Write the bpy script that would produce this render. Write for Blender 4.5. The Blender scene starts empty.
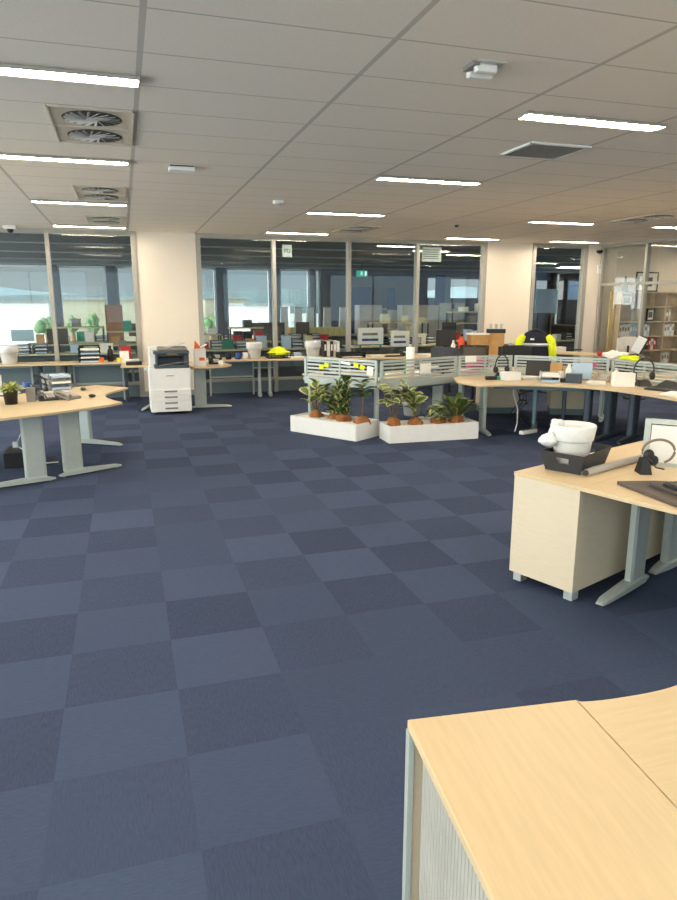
import bpy, bmesh, math, random
from math import sin, cos, pi, radians, atan2, hypot
from mathutils import Vector, Matrix
random.seed(7)
C = bpy.context.scene.collection
# ------------------------------------------------------------ camera model
F = 670.0; H = 1.75; PIT = math.atan(147/F); YAW = math.atan(216/hypot(F, 147))
def ray(x, y):
    a = (x-338.5)/F; b = (450-y)/F
    fw = b*sin(PIT)+cos(PIT); up = b*cos(PIT)-sin(PIT)
    return Vector((fw*sin(YAW)+a*cos(YAW), fw*cos(YAW)-a*sin(YAW), up))
def at(x, y, z):
    d = ray(x, y); d = d*((z-H)/d.z); return Vector((d.x, d.y, z))
def atY(x, y, Y):
    d = ray(x, y); d = d*(Y/d.y); return Vector((d.x, d.y, d.z+H))
cam = bpy.data.cameras.new('camera'); co = bpy.data.objects.new('camera', cam); C.objects.link(co)
co.location = (0, 0, H); co.rotation_euler = (pi/2-PIT, 0, -YAW)
cam.sensor_fit = 'VERTICAL'; cam.sensor_height = 36; cam.lens = F/900*36; cam.clip_end = 2000; cam.clip_start = 0.05
bpy.context.scene.camera = co
# ------------------------------------------------------------ materials
def lin(c):
    return tuple(((v/255)/12.92 if v/255 <= .04045 else ((v/255+.055)/1.055)**2.4) for v in c)
MC = {}
def mat(key, col, rough=.6, metal=0, var=.06, scale=8, bump=0, spec=.5, stretch=None):
    if key in MC: return MC[key]
    m = bpy.data.materials.new(key); m.use_nodes = True; nt = m.node_tree; b = nt.nodes['Principled BSDF']
    c = lin(col); b.inputs['Roughness'].default_value = rough; b.inputs['Metallic'].default_value = metal
    b.inputs['Specular IOR Level'].default_value = spec
    tc = nt.nodes.new('ShaderNodeTexCoord'); mp = nt.nodes.new('ShaderNodeMapping'); no = nt.nodes.new('ShaderNodeTexNoise')
    if stretch: mp.inputs['Scale'].default_value = stretch
    no.inputs['Scale'].default_value = scale; no.inputs['Detail'].default_value = 3
    cr = nt.nodes.new('ShaderNodeValToRGB')
    cr.color_ramp.elements[0].position = .3; cr.color_ramp.elements[1].position = .7
    cr.color_ramp.elements[0].color = (*[v*(1-var) for v in c], 1); cr.color_ramp.elements[1].color = (*[min(1, v*(1+var)) for v in c], 1)
    L = nt.links
    L.new(tc.outputs['Object'], mp.inputs[0]); L.new(mp.outputs[0], no.inputs[0]); L.new(no.outputs[0], cr.inputs[0]); L.new(cr.outputs[0], b.inputs['Base Color'])
    if bump:
        bp = nt.nodes.new('ShaderNodeBump'); bp.inputs['Strength'].default_value = bump; bp.inputs['Distance'].default_value = .01
        L.new(no.outputs[0], bp.inputs['Height']); L.new(bp.outputs[0], b.inputs['Normal'])
    MC[key] = m; return m
def emis(key, col, s):
    m = bpy.data.materials.new(key); m.use_nodes = True; nt = m.node_tree; nt.nodes.clear()
    e = nt.nodes.new('ShaderNodeEmission'); e.inputs[0].default_value = (*col, 1); e.inputs[1].default_value = s
    o = nt.nodes.new('ShaderNodeOutputMaterial'); nt.links.new(e.outputs[0], o.inputs[0]); return m
def glassmat(key, tint, f=1.0):
    m = bpy.data.materials.new(key); m.use_nodes = True; nt = m.node_tree; nt.nodes.clear()
    t = nt.nodes.new('ShaderNodeBsdfTransparent'); t.inputs[0].default_value = (*tint, 1)
    g = nt.nodes.new('ShaderNodeBsdfGlossy'); g.inputs['Roughness'].default_value = .015
    fr = nt.nodes.new('ShaderNodeFresnel'); fr.inputs[0].default_value = 1.5
    mu = nt.nodes.new('ShaderNodeMath'); mu.operation = 'MULTIPLY'; mu.inputs[1].default_value = f
    mx = nt.nodes.new('ShaderNodeMixShader'); o = nt.nodes.new('ShaderNodeOutputMaterial')
    ge = nt.nodes.new('ShaderNodeNewGeometry'); iv = nt.nodes.new('ShaderNodeMath'); iv.operation = 'SUBTRACT'; iv.inputs[0].default_value = 1; m0 = nt.nodes.new('ShaderNodeMath'); m0.operation = 'MULTIPLY'
    L = nt.links; L.new(ge.outputs['Backfacing'], iv.inputs[1]); L.new(iv.outputs[0], m0.inputs[0]); L.new(fr.outputs[0], m0.inputs[1]); L.new(m0.outputs[0], mu.inputs[0]); L.new(mu.outputs[0], mx.inputs[0]); L.new(t.outputs[0], mx.inputs[1]); L.new(g.outputs[0], mx.inputs[2]); L.new(mx.outputs[0], o.inputs[0])
    return m
def carpet():
    m = bpy.data.materials.new('navy_carpet_tiles'); m.use_nodes = True; nt = m.node_tree; b = nt.nodes['Principled BSDF']; L = nt.links
    N = nt.nodes.new
    tc = N('ShaderNodeTexCoord'); mp = N('ShaderNodeMapping'); mp.inputs['Location'].default_value = (-.13/.49, -4.36/.49, 0); mp.inputs['Scale'].default_value = (1/.49, 1/.49, 1)
    L.new(tc.outputs['Object'], mp.inputs[0])
    fl = N('ShaderNodeVectorMath'); fl.operation = 'FLOOR'; L.new(mp.outputs[0], fl.inputs[0])
    wn = N('ShaderNodeTexWhiteNoise'); wn.noise_dimensions = '2D'; L.new(fl.outputs[0], wn.inputs[0])
    ck = N('ShaderNodeTexChecker'); ck.inputs['Scale'].default_value = 1; ck.inputs[1].default_value = (1, 1, 1, 1); ck.inputs[2].default_value = (0, 0, 0, 1)
    off = N('ShaderNodeVectorMath'); off.operation = 'ADD'; off.inputs[1].default_value = (.0, .0, .5); L.new(mp.outputs[0], off.inputs[0]); L.new(off.outputs[0], ck.inputs[0])
    # streaks: two directions, chosen by the checker
    def streak(sx, sy):
        s = N('ShaderNodeMapping'); s.inputs['Scale'].default_value = (sx, sy, 1); L.new(tc.outputs['Object'], s.inputs[0])
        n = N('ShaderNodeTexNoise'); n.inputs['Scale'].default_value = 1; n.inputs['Detail'].default_value = 2; L.new(s.outputs[0], n.inputs[0]); return n
    n1 = streak(140, 25); n2 = streak(25, 140)
    mx = N('ShaderNodeMix'); mx.data_type = 'FLOAT'; L.new(ck.outputs['Fac'], mx.inputs[0]); L.new(n1.outputs[0], mx.inputs[2]); L.new(n2.outputs[0], mx.inputs[3])
    bl = N('ShaderNodeTexNoise'); bl.inputs['Scale'].default_value = .9; bl.inputs['Detail'].default_value = 3; L.new(tc.outputs['Object'], bl.inputs[0])
    def mul(a, k):
        n = N('ShaderNodeMath'); n.operation = 'MULTIPLY'; L.new(a, n.inputs[0]); n.inputs[1].default_value = k; return n.outputs[0]
    def add(a, c):
        n = N('ShaderNodeMath'); n.operation = 'ADD'; L.new(a, n.inputs[0]); L.new(c, n.inputs[1]); return n.outputs[0]
    v = add(add(mul(wn.outputs['Value'], .22), mul(ck.outputs['Fac'], .16)), add(mul(mx.outputs[0], .42), mul(bl.outputs[0], .12)))
    cr = N('ShaderNodeValToRGB'); e = cr.color_ramp.elements
    e[0].position = .2; e[0].color = (*lin((50, 59, 82)), 1); e[1].position = .95; e[1].color = (*lin((75, 88, 115)), 1)
    L.new(v, cr.inputs[0]); L.new(cr.outputs[0], b.inputs['Base Color']); b.inputs['Roughness'].default_value = .95; b.inputs['Specular IOR Level'].default_value = .15
    bp = N('ShaderNodeBump'); bp.inputs['Strength'].default_value = .5; bp.inputs['Distance'].default_value = .004; L.new(mx.outputs[0], bp.inputs['Height']); L.new(bp.outputs[0], b.inputs['Normal'])
    return m
def ceilmat():
    m = bpy.data.materials.new('ceiling_tiles'); m.use_nodes = True; nt = m.node_tree; b = nt.nodes['Principled BSDF']; L = nt.links; N = nt.nodes.new
    tc = N('ShaderNodeTexCoord'); sp = N('ShaderNodeSeparateXYZ'); L.new(tc.outputs['Object'], sp.inputs[0])
    def line(o, off, per, w):
        a = N('ShaderNodeMath'); a.operation = 'SUBTRACT'; L.new(o, a.inputs[0]); a.inputs[1].default_value = off - per/2
        p = N('ShaderNodeMath'); p.operation = 'FLOORED_MODULO'; L.new(a.outputs[0], p.inputs[0]); p.inputs[1].default_value = per
        s = N('ShaderNodeMath'); s.operation = 'SUBTRACT'; L.new(p.outputs[0], s.inputs[0]); s.inputs[1].default_value = per/2
        q = N('ShaderNodeMath'); q.operation = 'ABSOLUTE'; L.new(s.outputs[0], q.inputs[0])
        l = N('ShaderNodeMath'); l.operation = 'LESS_THAN'; L.new(q.outputs[0], l.inputs[0]); l.inputs[1].default_value = w; return l.outputs[0]
    lx = line(sp.outputs[0], .17, 1.2, .016); ly = line(sp.outputs[1], 3.40, .565, .006)
    no = N('ShaderNodeTexNoise'); no.inputs['Scale'].default_value = 160; L.new(tc.outputs['Object'], no.inputs[0])
    cr = N('ShaderNodeValToRGB'); cr.color_ramp.elements[0].position = .3; cr.color_ramp.elements[1].position = .7
    cr.color_ramp.elements[0].color = (*lin((230, 222, 210)), 1); cr.color_ramp.elements[1].color = (*lin((240, 232, 220)), 1); L.new(no.outputs[0], cr.inputs[0])
    m1 = N('ShaderNodeMix'); m1.data_type = 'RGBA'; L.new(ly, m1.inputs[0]); L.new(cr.outputs[0], m1.inputs[6]); m1.inputs[7].default_value = (*lin((186, 181, 172)), 1)
    m2 = N('ShaderNodeMix'); m2.data_type = 'RGBA'; L.new(lx, m2.inputs[0]); L.new(m1.outputs[2], m2.inputs[6]); m2.inputs[7].default_value = (*lin((196, 190, 180)), 1)
    L.new(m2.outputs[2], b.inputs['Base Color']); b.inputs['Roughness'].default_value = .9; return m
WOOD = mat('pale_maple_laminate', (205, 183, 146), .42, 0, .045, 3, 0, .4, (2, 22, 6))
CREAM = mat('cream_laminate', (206, 194, 172), .5, 0, .025, 3, 0, .4, (3, 3, 26))
WALL = mat('warm_white_paint', (232, 222, 208), .8, 0, .015, 2)
ALU = mat('satin_aluminium', (168, 166, 158), .45, .35, .04, 20)
SILV = mat('silver_powdercoat', (176, 186, 184), .45, .25, .03, 20)
SILVB = mat('blue_grey_steel', (110, 126, 132), .45, .3, .04, 20)
DKST = mat('dark_blue_steel', (58, 70, 82), .45, .3, .04, 20)
WHITE = mat('white_plastic', (228, 228, 226), .4, 0, .02, 10)
WHITEP = mat('white_paper', (240, 238, 232), .8, 0, .03, 30)
BLACK = mat('black_plastic', (22, 23, 26), .45, 0, .2, 20)
CHAR = mat('charcoal_plastic', (48, 50, 54), .5, 0, .1, 20)
BROWN = mat('dark_brown_board', (78, 68, 62), .5, 0, .1, 12)
GREY = mat('mid_grey_plastic', (128, 126, 124), .5, 0, .06, 14)
LGREY = mat('light_grey_plastic', (192, 192, 188), .5, 0, .04, 14)
YEL = mat('hi_vis_yellow', (226, 238, 30), .7, 0, .06, 12)
NAVY = mat('navy_fabric', (22, 27, 42), .85, 0, .15, 16, .2)
REFL = mat('reflective_tape', (186, 194, 204), .35, .3, .05, 30)
CARD = mat('brown_cardboard', (196, 152, 96), .8, 0, .08, 8)
ORANGE = mat('orange_card', (226, 98, 44), .6, 0, .06, 8)
RED = mat('red_plastic', (186, 38, 40), .5, 0, .06, 8)
PINK = mat('pink_plastic', (226, 92, 150), .5, 0, .05, 8)
GREEN = mat('green_plastic', (46, 160, 70), .5, 0, .05, 8)
TEAL = mat('teal_plastic', (40, 150, 130), .5, 0, .05, 8)
BLUE = mat('blue_plastic', (44, 78, 140), .5, 0, .05, 8)
LBLUE = mat('pale_blue_paper', (176, 200, 222), .7, 0, .05, 8)
LEAF = mat('deep_green_leaf', (44, 84, 40), .45, 0, .25, 30)
LEAF2 = mat('olive_leaf', (84, 104, 48), .45, 0, .25, 30)
LCREAM = mat('cream_leaf_margin', (186, 186, 122), .5, 0, .15, 40)
STEM = mat('brown_stem', (120, 92, 60), .7, 0, .2, 30)
COIR = mat('coir_fibre', (150, 96, 54), .95, 0, .35, 60, .8)
BAG = mat('white_bin_liner', (222, 224, 224), .35, 0, .03, 30, .5)
GLASS = glassmat('clear_glass', (.94, .965, .97), 1.7)
GLASS2 = glassmat('office_glass', (.96, .975, .97), 1.8)
GLASSO = glassmat('outer_glass', (.93, .965, .975), 1.5)
# ------------------------------------------------------------ mesh helpers
class MB:
    def __init__(s): s.b = bmesh.new(); s.mi = 0
    def _f(s, vs):
        try: f = s.b.faces.new(vs); f.material_index = s.mi; return f
        except ValueError: return None
    def box(s, cx, cy, cz, sx, sy, sz, rz=0, rx=0, ry=0):
        R = Matrix.Rotation(rz, 3, 'Z') @ Matrix.Rotation(ry, 3, 'Y') @ Matrix.Rotation(rx, 3, 'X')
        v = [s.b.verts.new(Vector((cx, cy, cz)) + R @ Vector((i*sx/2, j*sy/2, k*sz/2))) for i in (-1, 1) for j in (-1, 1) for k in (-1, 1)]
        for q in ((0, 1, 3, 2), (4, 6, 7, 5), (0, 4, 5, 1), (2, 3, 7, 6), (0, 2, 6, 4), (1, 5, 7, 3)): s._f([v[i] for i in q])
        return s
    def beam(s, p, q, w, h, z=None):      # box between two xy points, z0..z1 given by h=(z0,z1), width w
        dx, dy = q[0]-p[0], q[1]-p[1]; L = hypot(dx, dy)
        return s.box((p[0]+q[0])/2, (p[1]+q[1])/2, (h[0]+h[1])/2, L, w, h[1]-h[0], atan2(dy, dx))
    def prism(s, pts, z0, z1):
        a = sum(pts[i][0]*pts[(i+1) % len(pts)][1]-pts[(i+1) % len(pts)][0]*pts[i][1] for i in range(len(pts)))
        if a < 0: pts = pts[::-1]
        lo = [s.b.verts.new((p[0], p[1], z0)) for p in pts]; hi = [s.b.verts.new((p[0], p[1], z1)) for p in pts]
        s._f(lo[::-1]); s._f(hi); n = len(pts)
        for i in range(n): s._f([lo[i], lo[(i+1) % n], hi[(i+1) % n], hi[i]])
        return s
    def taper(s, cx, cy, z0, z1, a0, b0, a1, b1, rz=0, open_top=False, th=.004):
        R = Matrix.Rotation(rz, 3, 'Z')
        def ring(a, b, z): return [s.b.verts.new(Vector((cx, cy, z)) + R @ Vector((i*a/2, j*b/2, 0))) for i, j in ((-1, -1), (1, -1), (1, 1), (-1, 1))]
        r0, r1 = ring(a0, b0, z0), ring(a1, b1, z1)
        rs = [r0, r1]
        if open_top: rs += [ring(a1-2*th, b1-2*th, z1), ring(a0-2*th, b0-2*th, z0+th)]
        s._f(r0[::-1])
        for A, B in zip(rs, rs[1:]):
            for i in range(4): s._f([A[i], A[(i+1) % 4], B[(i+1) % 4], B[i]])
        s._f(rs[-1]); return s
    def lathe(s, prof, cx=0, cy=0, n=20, sx=1, sy=1, wob=0):
        rings = []
        for r, z in prof:
            rings.append([s.b.verts.new((cx+sx*(r*(1+wob*sin(3*i+z*40)*.5))*cos(2*pi*i/n), cy+sy*r*(1+wob*cos(2*i+z*30)*.5)*sin(2*pi*i/n), z)) for i in range(n)])
        for A, B in zip(rings, rings[1:]):
            for i in range(n): s._f([A[i], A[(i+1) % n], B[(i+1) % n], B[i]])
        s._f(rings[0][::-1]); s._f(rings[-1]); return s
    def tube(s, pts, r, n=8):
        pts = [Vector(p) for p in pts]; rings = []; rr = r if isinstance(r, (list, tuple)) else [r]*len(pts)
        for i, p in enumerate(pts):
            d = (pts[min(i+1, len(pts)-1)]-pts[max(i-1, 0)]).normalized()
            u = d.cross(Vector((0, 0, 1)));
            if u.length < .05: u = d.cross(Vector((0, 1, 0)))
            u.normalize(); w = d.cross(u)
            rings.append([s.b.verts.new(p+(u*cos(2*pi*k/n)+w*sin(2*pi*k/n))*rr[i]) for k in range(n)])
        for A, B in zip(rings, rings[1:]):
            for k in range(n): s._f([A[k], A[(k+1) % n], B[(k+1) % n], B[k]])
        s._f(rings[0][::-1]); s._f(rings[-1]); return s
    def blob(s, cx, cy, cz, rx, ry, rz_, wob=.12, seed=0, n=3):
        k = bmesh.ops.create_icosphere(s.b, subdivisions=n, radius=1)
        rnd = random.Random(seed); ph = [rnd.uniform(0, 6) for _ in range(6)]
        for v in k['verts']:
            p = v.co.copy(); f = 1+wob*(sin(4*p.x+ph[0])+sin(5*p.y+ph[1])+sin(4.5*p.z+ph[2]))/2+wob*.5*sin(11*p.x+9*p.y+ph[3])
            v.co = Vector((cx+p.x*rx*f, cy+p.y*ry*f, cz+p.z*rz_*f))
        for f in s.b.faces:
            if f.verts[0] in k['verts']: f.material_index = s.mi
        return s
def obj(name, mb, m, parent=None, loc=None, bevel=0, smooth=False, rz=0):
    me = bpy.data.meshes.new(name); bmesh.ops.recalc_face_normals(mb.b, faces=mb.b.faces[:]); mb.b.to_mesh(me); mb.b.free()
    for x in (m if isinstance(m, (list, tuple)) else [m]): me.materials.append(x)
    if smooth:
        for p in me.polygons: p.use_smooth = True
    o = bpy.data.objects.new(name, me); C.objects.link(o)
    if loc is not None: o.location = loc
    if rz: o.rotation_euler = (0, 0, rz)
    if parent: o.parent = parent
    if bevel:
        md = o.modifiers.new('bevel', 'BEVEL'); md.width = bevel; md.segments = 2; md.limit_method = 'ANGLE'; md.angle_limit = radians(40)
    return o
def tag(o, label, cat, group=None, kind=None):
    o['label'] = label; o['category'] = cat
    if group: o['group'] = group
    if kind: o['kind'] = kind
    return o
def thing(name, label, cat, loc=(0, 0, 0), rz=0, group=None):
    o = bpy.data.objects.new(name, None); C.objects.link(o); o.location = loc; o.rotation_euler = (0, 0, rz); o.empty_display_size = .1
    return tag(o, label, cat, group)
def struct(name, mb, m, parent=None, **k):
    o = obj(name, mb, m, parent, **k)
    if not parent: o['kind'] = 'structure'
    return o
def dup(o, loc, rz, label, group=None):
    r = o.copy(); C.objects.link(r); r.location = loc; r.rotation_euler = (0, 0, rz); r['label'] = label
    if group: r['group'] = group
    for ch in list(o.children):
        c = ch.copy(); C.objects.link(c); c.parent = r
        for g in ch.children:
            d = g.copy(); C.objects.link(d); d.parent = c
    return r
CZ = 3.02; BY = 13.25
# ------------------------------------------------------------ the room
struct('floor', MB().box(5.5, 5.15, -.05, 24, 16.4, .1), carpet())
struct('ceiling', MB().box(5.5, 5.15, CZ+.05, 24, 16.4, .1), ceilmat())
wb = MB()
for x0, x1 in ((.30, 1.37), (7.50, 8.62), (10.05, 17)): wb.box((x0+x1)/2, BY+.1, CZ/2, x1-x0, .2, CZ)
struct('wall_back', wb, WALL)
wl = MB(); wl.box(-6.1, 5.1, .15, .2, 16.3, .3)
for y in (-2.9, 1.1, 5.1, 9.1, 13.0): wl.box(-6.1, y, (CZ+.3)/2, .2, .5, CZ-.3)
struct('wall_left', wl, WALL)
for i, y in enumerate((-.9, 3.1, 7.1, 11.05)):  # added windows, unseen; they let in daylight to lift the ceiling
    L = 3.5 if i < 3 else 3.4; f = MB()
    for q in (-L/2+.03, 0, L/2-.03): f.box(-6.1, y+q, (CZ+.3)/2, .1, .06, CZ-.3)
    f.box(-6.1, y, .33, .099, L, .06); f.box(-6.1, y, CZ-.03, .099, L, .06)
    o = struct('window_%d' % (i+5), f, ALU)
    for q in (-1, 1): obj('glass', MB().box(-6.1, y+q*L/4, (CZ+.3)/2, .008, L/2-.09, CZ-.42), GLASSO, o)
struct('wall_right', MB().box(16.9, 5.1, CZ/2, .2, 16.3, CZ), WALL)
wf = MB(); wf.box(5.4, -3.1, .45, 23, .2, .9)
for x in (-5.9, -1.0, 3.8, 8.6, 13.4, 16.7): wf.box(x, -3.1, (CZ+.9)/2, .6, .2, CZ-.9)
struct('wall_front', wf, WALL)
for i, x in enumerate((-3.45, 1.4, 6.2, 11.0, 15.05)):  # added windows behind the camera, daylight fill for surfaces facing it
    L = (4.3, 4.2, 4.2, 4.2, 2.7)[i]; f = MB()
    for q in (-L/2+.03, 0, L/2-.03): f.box(x+q, -3.1, (CZ+.9)/2, .06, .1, CZ-.9)
    f.box(x, -3.1, .93, L, .099, .06); f.box(x, -3.1, CZ-.03, L, .099, .06)
    o = struct('window_%d' % (i+30), f, ALU)
    for q in (-1, 1): obj('glass', MB().box(x+q*L/4, -3.1, (CZ+.9)/2, L/2-.09, .008, CZ-1.02), GLASSO, o)
bb = MB()
for x0, x1 in ((.30, 1.37), (7.50, 8.62), (10.05, 10.4)): bb.box((x0+x1)/2, BY-.008, .05, x1-x0, .014, .1)
struct('baseboard_back', bb, ALU)
def window(n, xs, fill_low=.26):
    x0, x1 = xs[0], xs[-1]; y = BY+.05; fr = MB(); w = .07
    for i, x in enumerate(xs):
        ww = w if 0 < i < len(xs)-1 else .09
        fr.box(x + (ww/2-.0 if i == 0 else (-ww/2 if i == len(xs)-1 else 0)), y, CZ/2, ww, .14, CZ)
    fr.box((x0+x1)/2, y, CZ-.04, x1-x0, .139, .08); fr.box((x0+x1)/2, y, fill_low, x1-x0, .13, .05)
    o = struct('window_%d' % n, fr, ALU)
    obj('spandrel_panel', MB().box((x0+x1)/2, y+.02, fill_low/2, x1-x0-.02, .03, fill_low), SILVB, o)
    for a, b in zip(xs, xs[1:]):
        obj('glass', MB().box((a+b)/2, y, (fill_low+CZ)/2, b-a-.07, .008, CZ-fill_low-.09), GLASS, o)
window(1, [-5.7, -4.2, -2.7, -1.2, .30])
window(2, [1.37, 2.86, 4.4, 5.9, 7.50])
window(3, [8.62, 10.05])
# office partition on the right
pa = Vector((10.43, 13.22)); pd = Vector((.075, -1)).normalized(); pl = 8.0
def PP(t, off=0): return (pa.x+pd.x*t+off*-pd.y*-1, pa.y+pd.y*t+off*pd.x)
fr = MB()
for t in (.03, 1.30, 2.85, 4.3, 5.75, 7.2): fr.beam(PP(t-.03), PP(t+.03), .1, (0, CZ-.05))
fr.beam(PP(0), PP(7.25), .1, (CZ-.06, CZ)); fr.beam(PP(.05), PP(7.2), .06, (2.13, 2.19)); fr.beam(PP(0), PP(7.2), .1, (0, .1))
op = struct('window_4', fr, ALU)
for t0, t1 in ((.06, 1.27), (1.33, 2.82), (2.88, 4.27), (4.33, 5.72), (5.78, 7.17)):
    for z0, z1 in ((.1, 2.13), (2.19, CZ-.06)): obj('glass', MB().beam(PP(t0), PP(t1), .008, (z0, z1)), GLASS2, op)
struct('wall_office', MB().beam(PP(7.3), (16.8, PP(7.3)[1]), .12, (0, CZ)), WALL)
# ------------------------------------------------------------ ceiling fittings
LAMP = emis('lamp_diffuser', (1.0, .85, .65), 135)
def light(x, y, label, L=1.16):
    t = thing('ceiling_light', label, 'ceiling light', (x, y, CZ-.012), 0, 'recessed strip lights')
    f = MB(); f.box(L/2, .0, .004, L, .15, .008); f.box(L/2, .072, -.006, L, .008, .014); f.box(L/2, -.072, -.006, L, .008, .014); f.box(.004, 0, -.006, .008, .15, .014); f.box(L-.004, 0, -.006, .008, .15, .014)
    obj('housing', f, ALU, t)
    obj('diffuser', MB().box(L/2, 0, -.004, L-.03, .066, .008), LAMP, t)
rows = {4.42: 'nearest row', 6.86: 'second row', 9.68: 'third row', 12.55: 'row along the window wall', 1.9: 'row', -.7: 'row'}
LL = {(-1.02, 4.42): 'long strip light at upper left, cut by the photo edge', (2.58, 4.42): 'large strip light at upper right beyond the square vent',
 (-1.02, 6.86): 'strip light between the two twin swirl diffusers at left', (2.58, 6.86): 'strip light left of and behind the square ceiling vent',
 (-1.02, 9.68): 'strip light just past the second twin diffuser at left', (2.58, 9.68): 'strip light before the large window, above its third pane side',
 (6.18, 9.68): 'strip light above the right white wall pier', (8.58, 9.68): 'strip light at far right edge, cut off by the frame',
 (-1.02, 12.55): 'strip light right against the head of the left window', (2.58, 12.55): 'strip light against the head of the large window, left one',
 (6.18, 12.55): 'strip light against the head of the large window, right one', (8.58, 12.55): 'strip light against the head of the narrow window'}
for (x, y), l in LL.items(): light(x+(.11 if (x, y) == (2.58, 4.42) else .04 if y == 9.68 and x > 6 else 0), y-(.06 if (x, y) == (2.58, 4.42) else 0), l, 1.2 if (x, y) == (-1.02, 4.42) else 1.16)
for y in (1.9, -.7):
    for x in (-4.6, -1.02, 2.58, 6.18, 9.8): light(x, y, 'strip light in the ceiling behind the photographer')
for x, y in ((-4.6, 4.42), (6.18, 4.42), (9.8, 4.42), (-4.6, 6.86), (6.9, 6.86), (10.3, 6.86), (-4.6, 9.68), (-4.6, 12.2), (12.4, 11.6), (12.4, 9.4)): light(x, y, 'strip light in the ceiling beyond the frame edge')
def diffuser(x, y, label, w=.56, d=1.05):
    t = thing('air_diffuser', label, 'air diffuser', (x, y, CZ-.006), 0, 'twin swirl air diffusers')
    f = MB(); f.box(0, 0, .003, w, d, .008); f.box(0, 0, -.004, w, .012, .008)
    for s in (-1, 1): f.box(s*(w/2-.006), 0, -.004, .012, d, .008); f.box(0, s*(d/2-.006), -.004, w, .012, .008)
    obj('face_plate', f, mat('diffuser_plate', (205, 196, 180), .35, .2), t)
    for s in (-1, 1):
        cy = s*d/4
        obj('core', MB().lathe([(.20, -.004), (.20, -.001)], 0, cy, 28), BLACK, t)
        g = MB()
        for k in range(18):
            a = 2*pi*k/18; g.box(.115*cos(a), cy+.115*sin(a), -.008, .15, .018, .003, a+.25, .5)
        g.lathe([(.04, -.012), (.04, -.006)], 0, cy, 14)
        obj('swirl_vanes', g, LGREY, t)
for x, y, l in ((-.12, 5.63, 'large twin swirl diffuser at upper left'), (-.16, 8.85, 'smaller twin swirl diffuser above the left window'), (-.16, 11.6, 'faint twin diffuser nearest the left window head'), (-.12, 2.75, 'twin diffuser cut by the top edge of the photo'), (7.75, 8.9, 'twin diffuser at far right, edge on'), (4.0, 11.7, 'twin diffuser before the large window head')): diffuser(x, y, l)
t = thing('ceiling_vent', 'square dark grille vent beside the upper right strip light', 'air vent', (3.5, 5.3, CZ-.008))
f = MB()
for s in (-1, 1): f.box(s*.27, 0, -.002, .03, .5, .016); f.box(0, s*.24, -.002, .57, .03, .016)
obj('frame', f, WHITE, t); obj('backing', MB().box(0, 0, .004, .54, .48, .006), CHAR, t)
g = MB()
for k in range(22): g.box(0, -.22+k*.021, -.002, .52, .004, .012)
for k in range(12): g.box(-.25+k*.045, 0, -.002, .004, .47, .012)
obj('grille', g, GREY, t)
t = thing('emergency_light', 'small white twin-bar fitting on the ceiling near the large right light', 'ceiling sensor', (1.98, 3.62, CZ+.001))
obj('base', MB().box(0, 0, -.004, .16, .20, .008), LGREY, t); obj('lamp_head', MB().box(.0, .05, -.03, .15, .045, .045), WHITE, t, bevel=.012); obj('lamp_head', MB().box(-.02, -.05, -.03, .13, .045, .045), WHITE, t, bevel=.012); obj('bracket', MB().box(-.09, -.02, -.015, .04, .12, .02), GREY, t)
t = thing('access_point', 'flat white box with dark side mounted mid ceiling', 'ceiling sensor', (.62, 6.95, CZ+.001)); obj('casing', MB().box(0, 0, -.028, .24, .12, .04), WHITE, t, bevel=.008); obj('mount', MB().box(0, 0, -.004, .22, .13, .008), BLACK, t)
t = thing('motion_sensor', 'small cream sensor box on ceiling before the large window', 'ceiling sensor', (1.97, 8.8, CZ+.001)); obj('casing', MB().box(0, 0, -.02, .12, .12, .04), WHITE, t, bevel=.01); obj('lens', MB().lathe([(.03, -.05), (.035, -.038)]), LGREY, t)
t = thing('smoke_detector', 'tiny dark smoke detector before the right strip light', 'smoke detector', (5.33, 10.45, CZ)); obj('base', MB().lathe([(.05, -.015), (.05, 0)]), LGREY, t); obj('sensor_head', MB().lathe([(.025, -.05), (.035, -.015)]), CHAR, t)
t = thing('security_camera', 'small dome camera on ceiling above the far left window', 'security camera', (-1.72, 12.9, CZ+.001)); obj('base', MB().box(0, 0, -.03, .2, .16, .06), WHITE, t, bevel=.01); obj('dome', MB().lathe([(.01, -.12), (.04, -.105), (.055, -.06)]), BLACK, t, smooth=True)
t = thing('alarm_sensor', 'white wall box below a black sensor on the right pier', 'wall sensor', (10.36, 13.22, 2.5)); obj('casing', MB().box(0, 0, 0, .09, .06, .2), WHITE, t, bevel=.01); obj('lens', MB().box(.0, -.032, .04, .04, .01, .04), LGREY, t)
t = thing('wall_camera', 'small black camera high on the right pier', 'security camera', (10.32, 13.2, 2.88)); obj('body', MB().box(0, 0, 0, .1, .1, .06), BLACK, t, bevel=.01); obj('lens', MB().lathe([(.02, -.05), (.028, -.03)]), CHAR, t)
exec_parts = True
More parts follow.
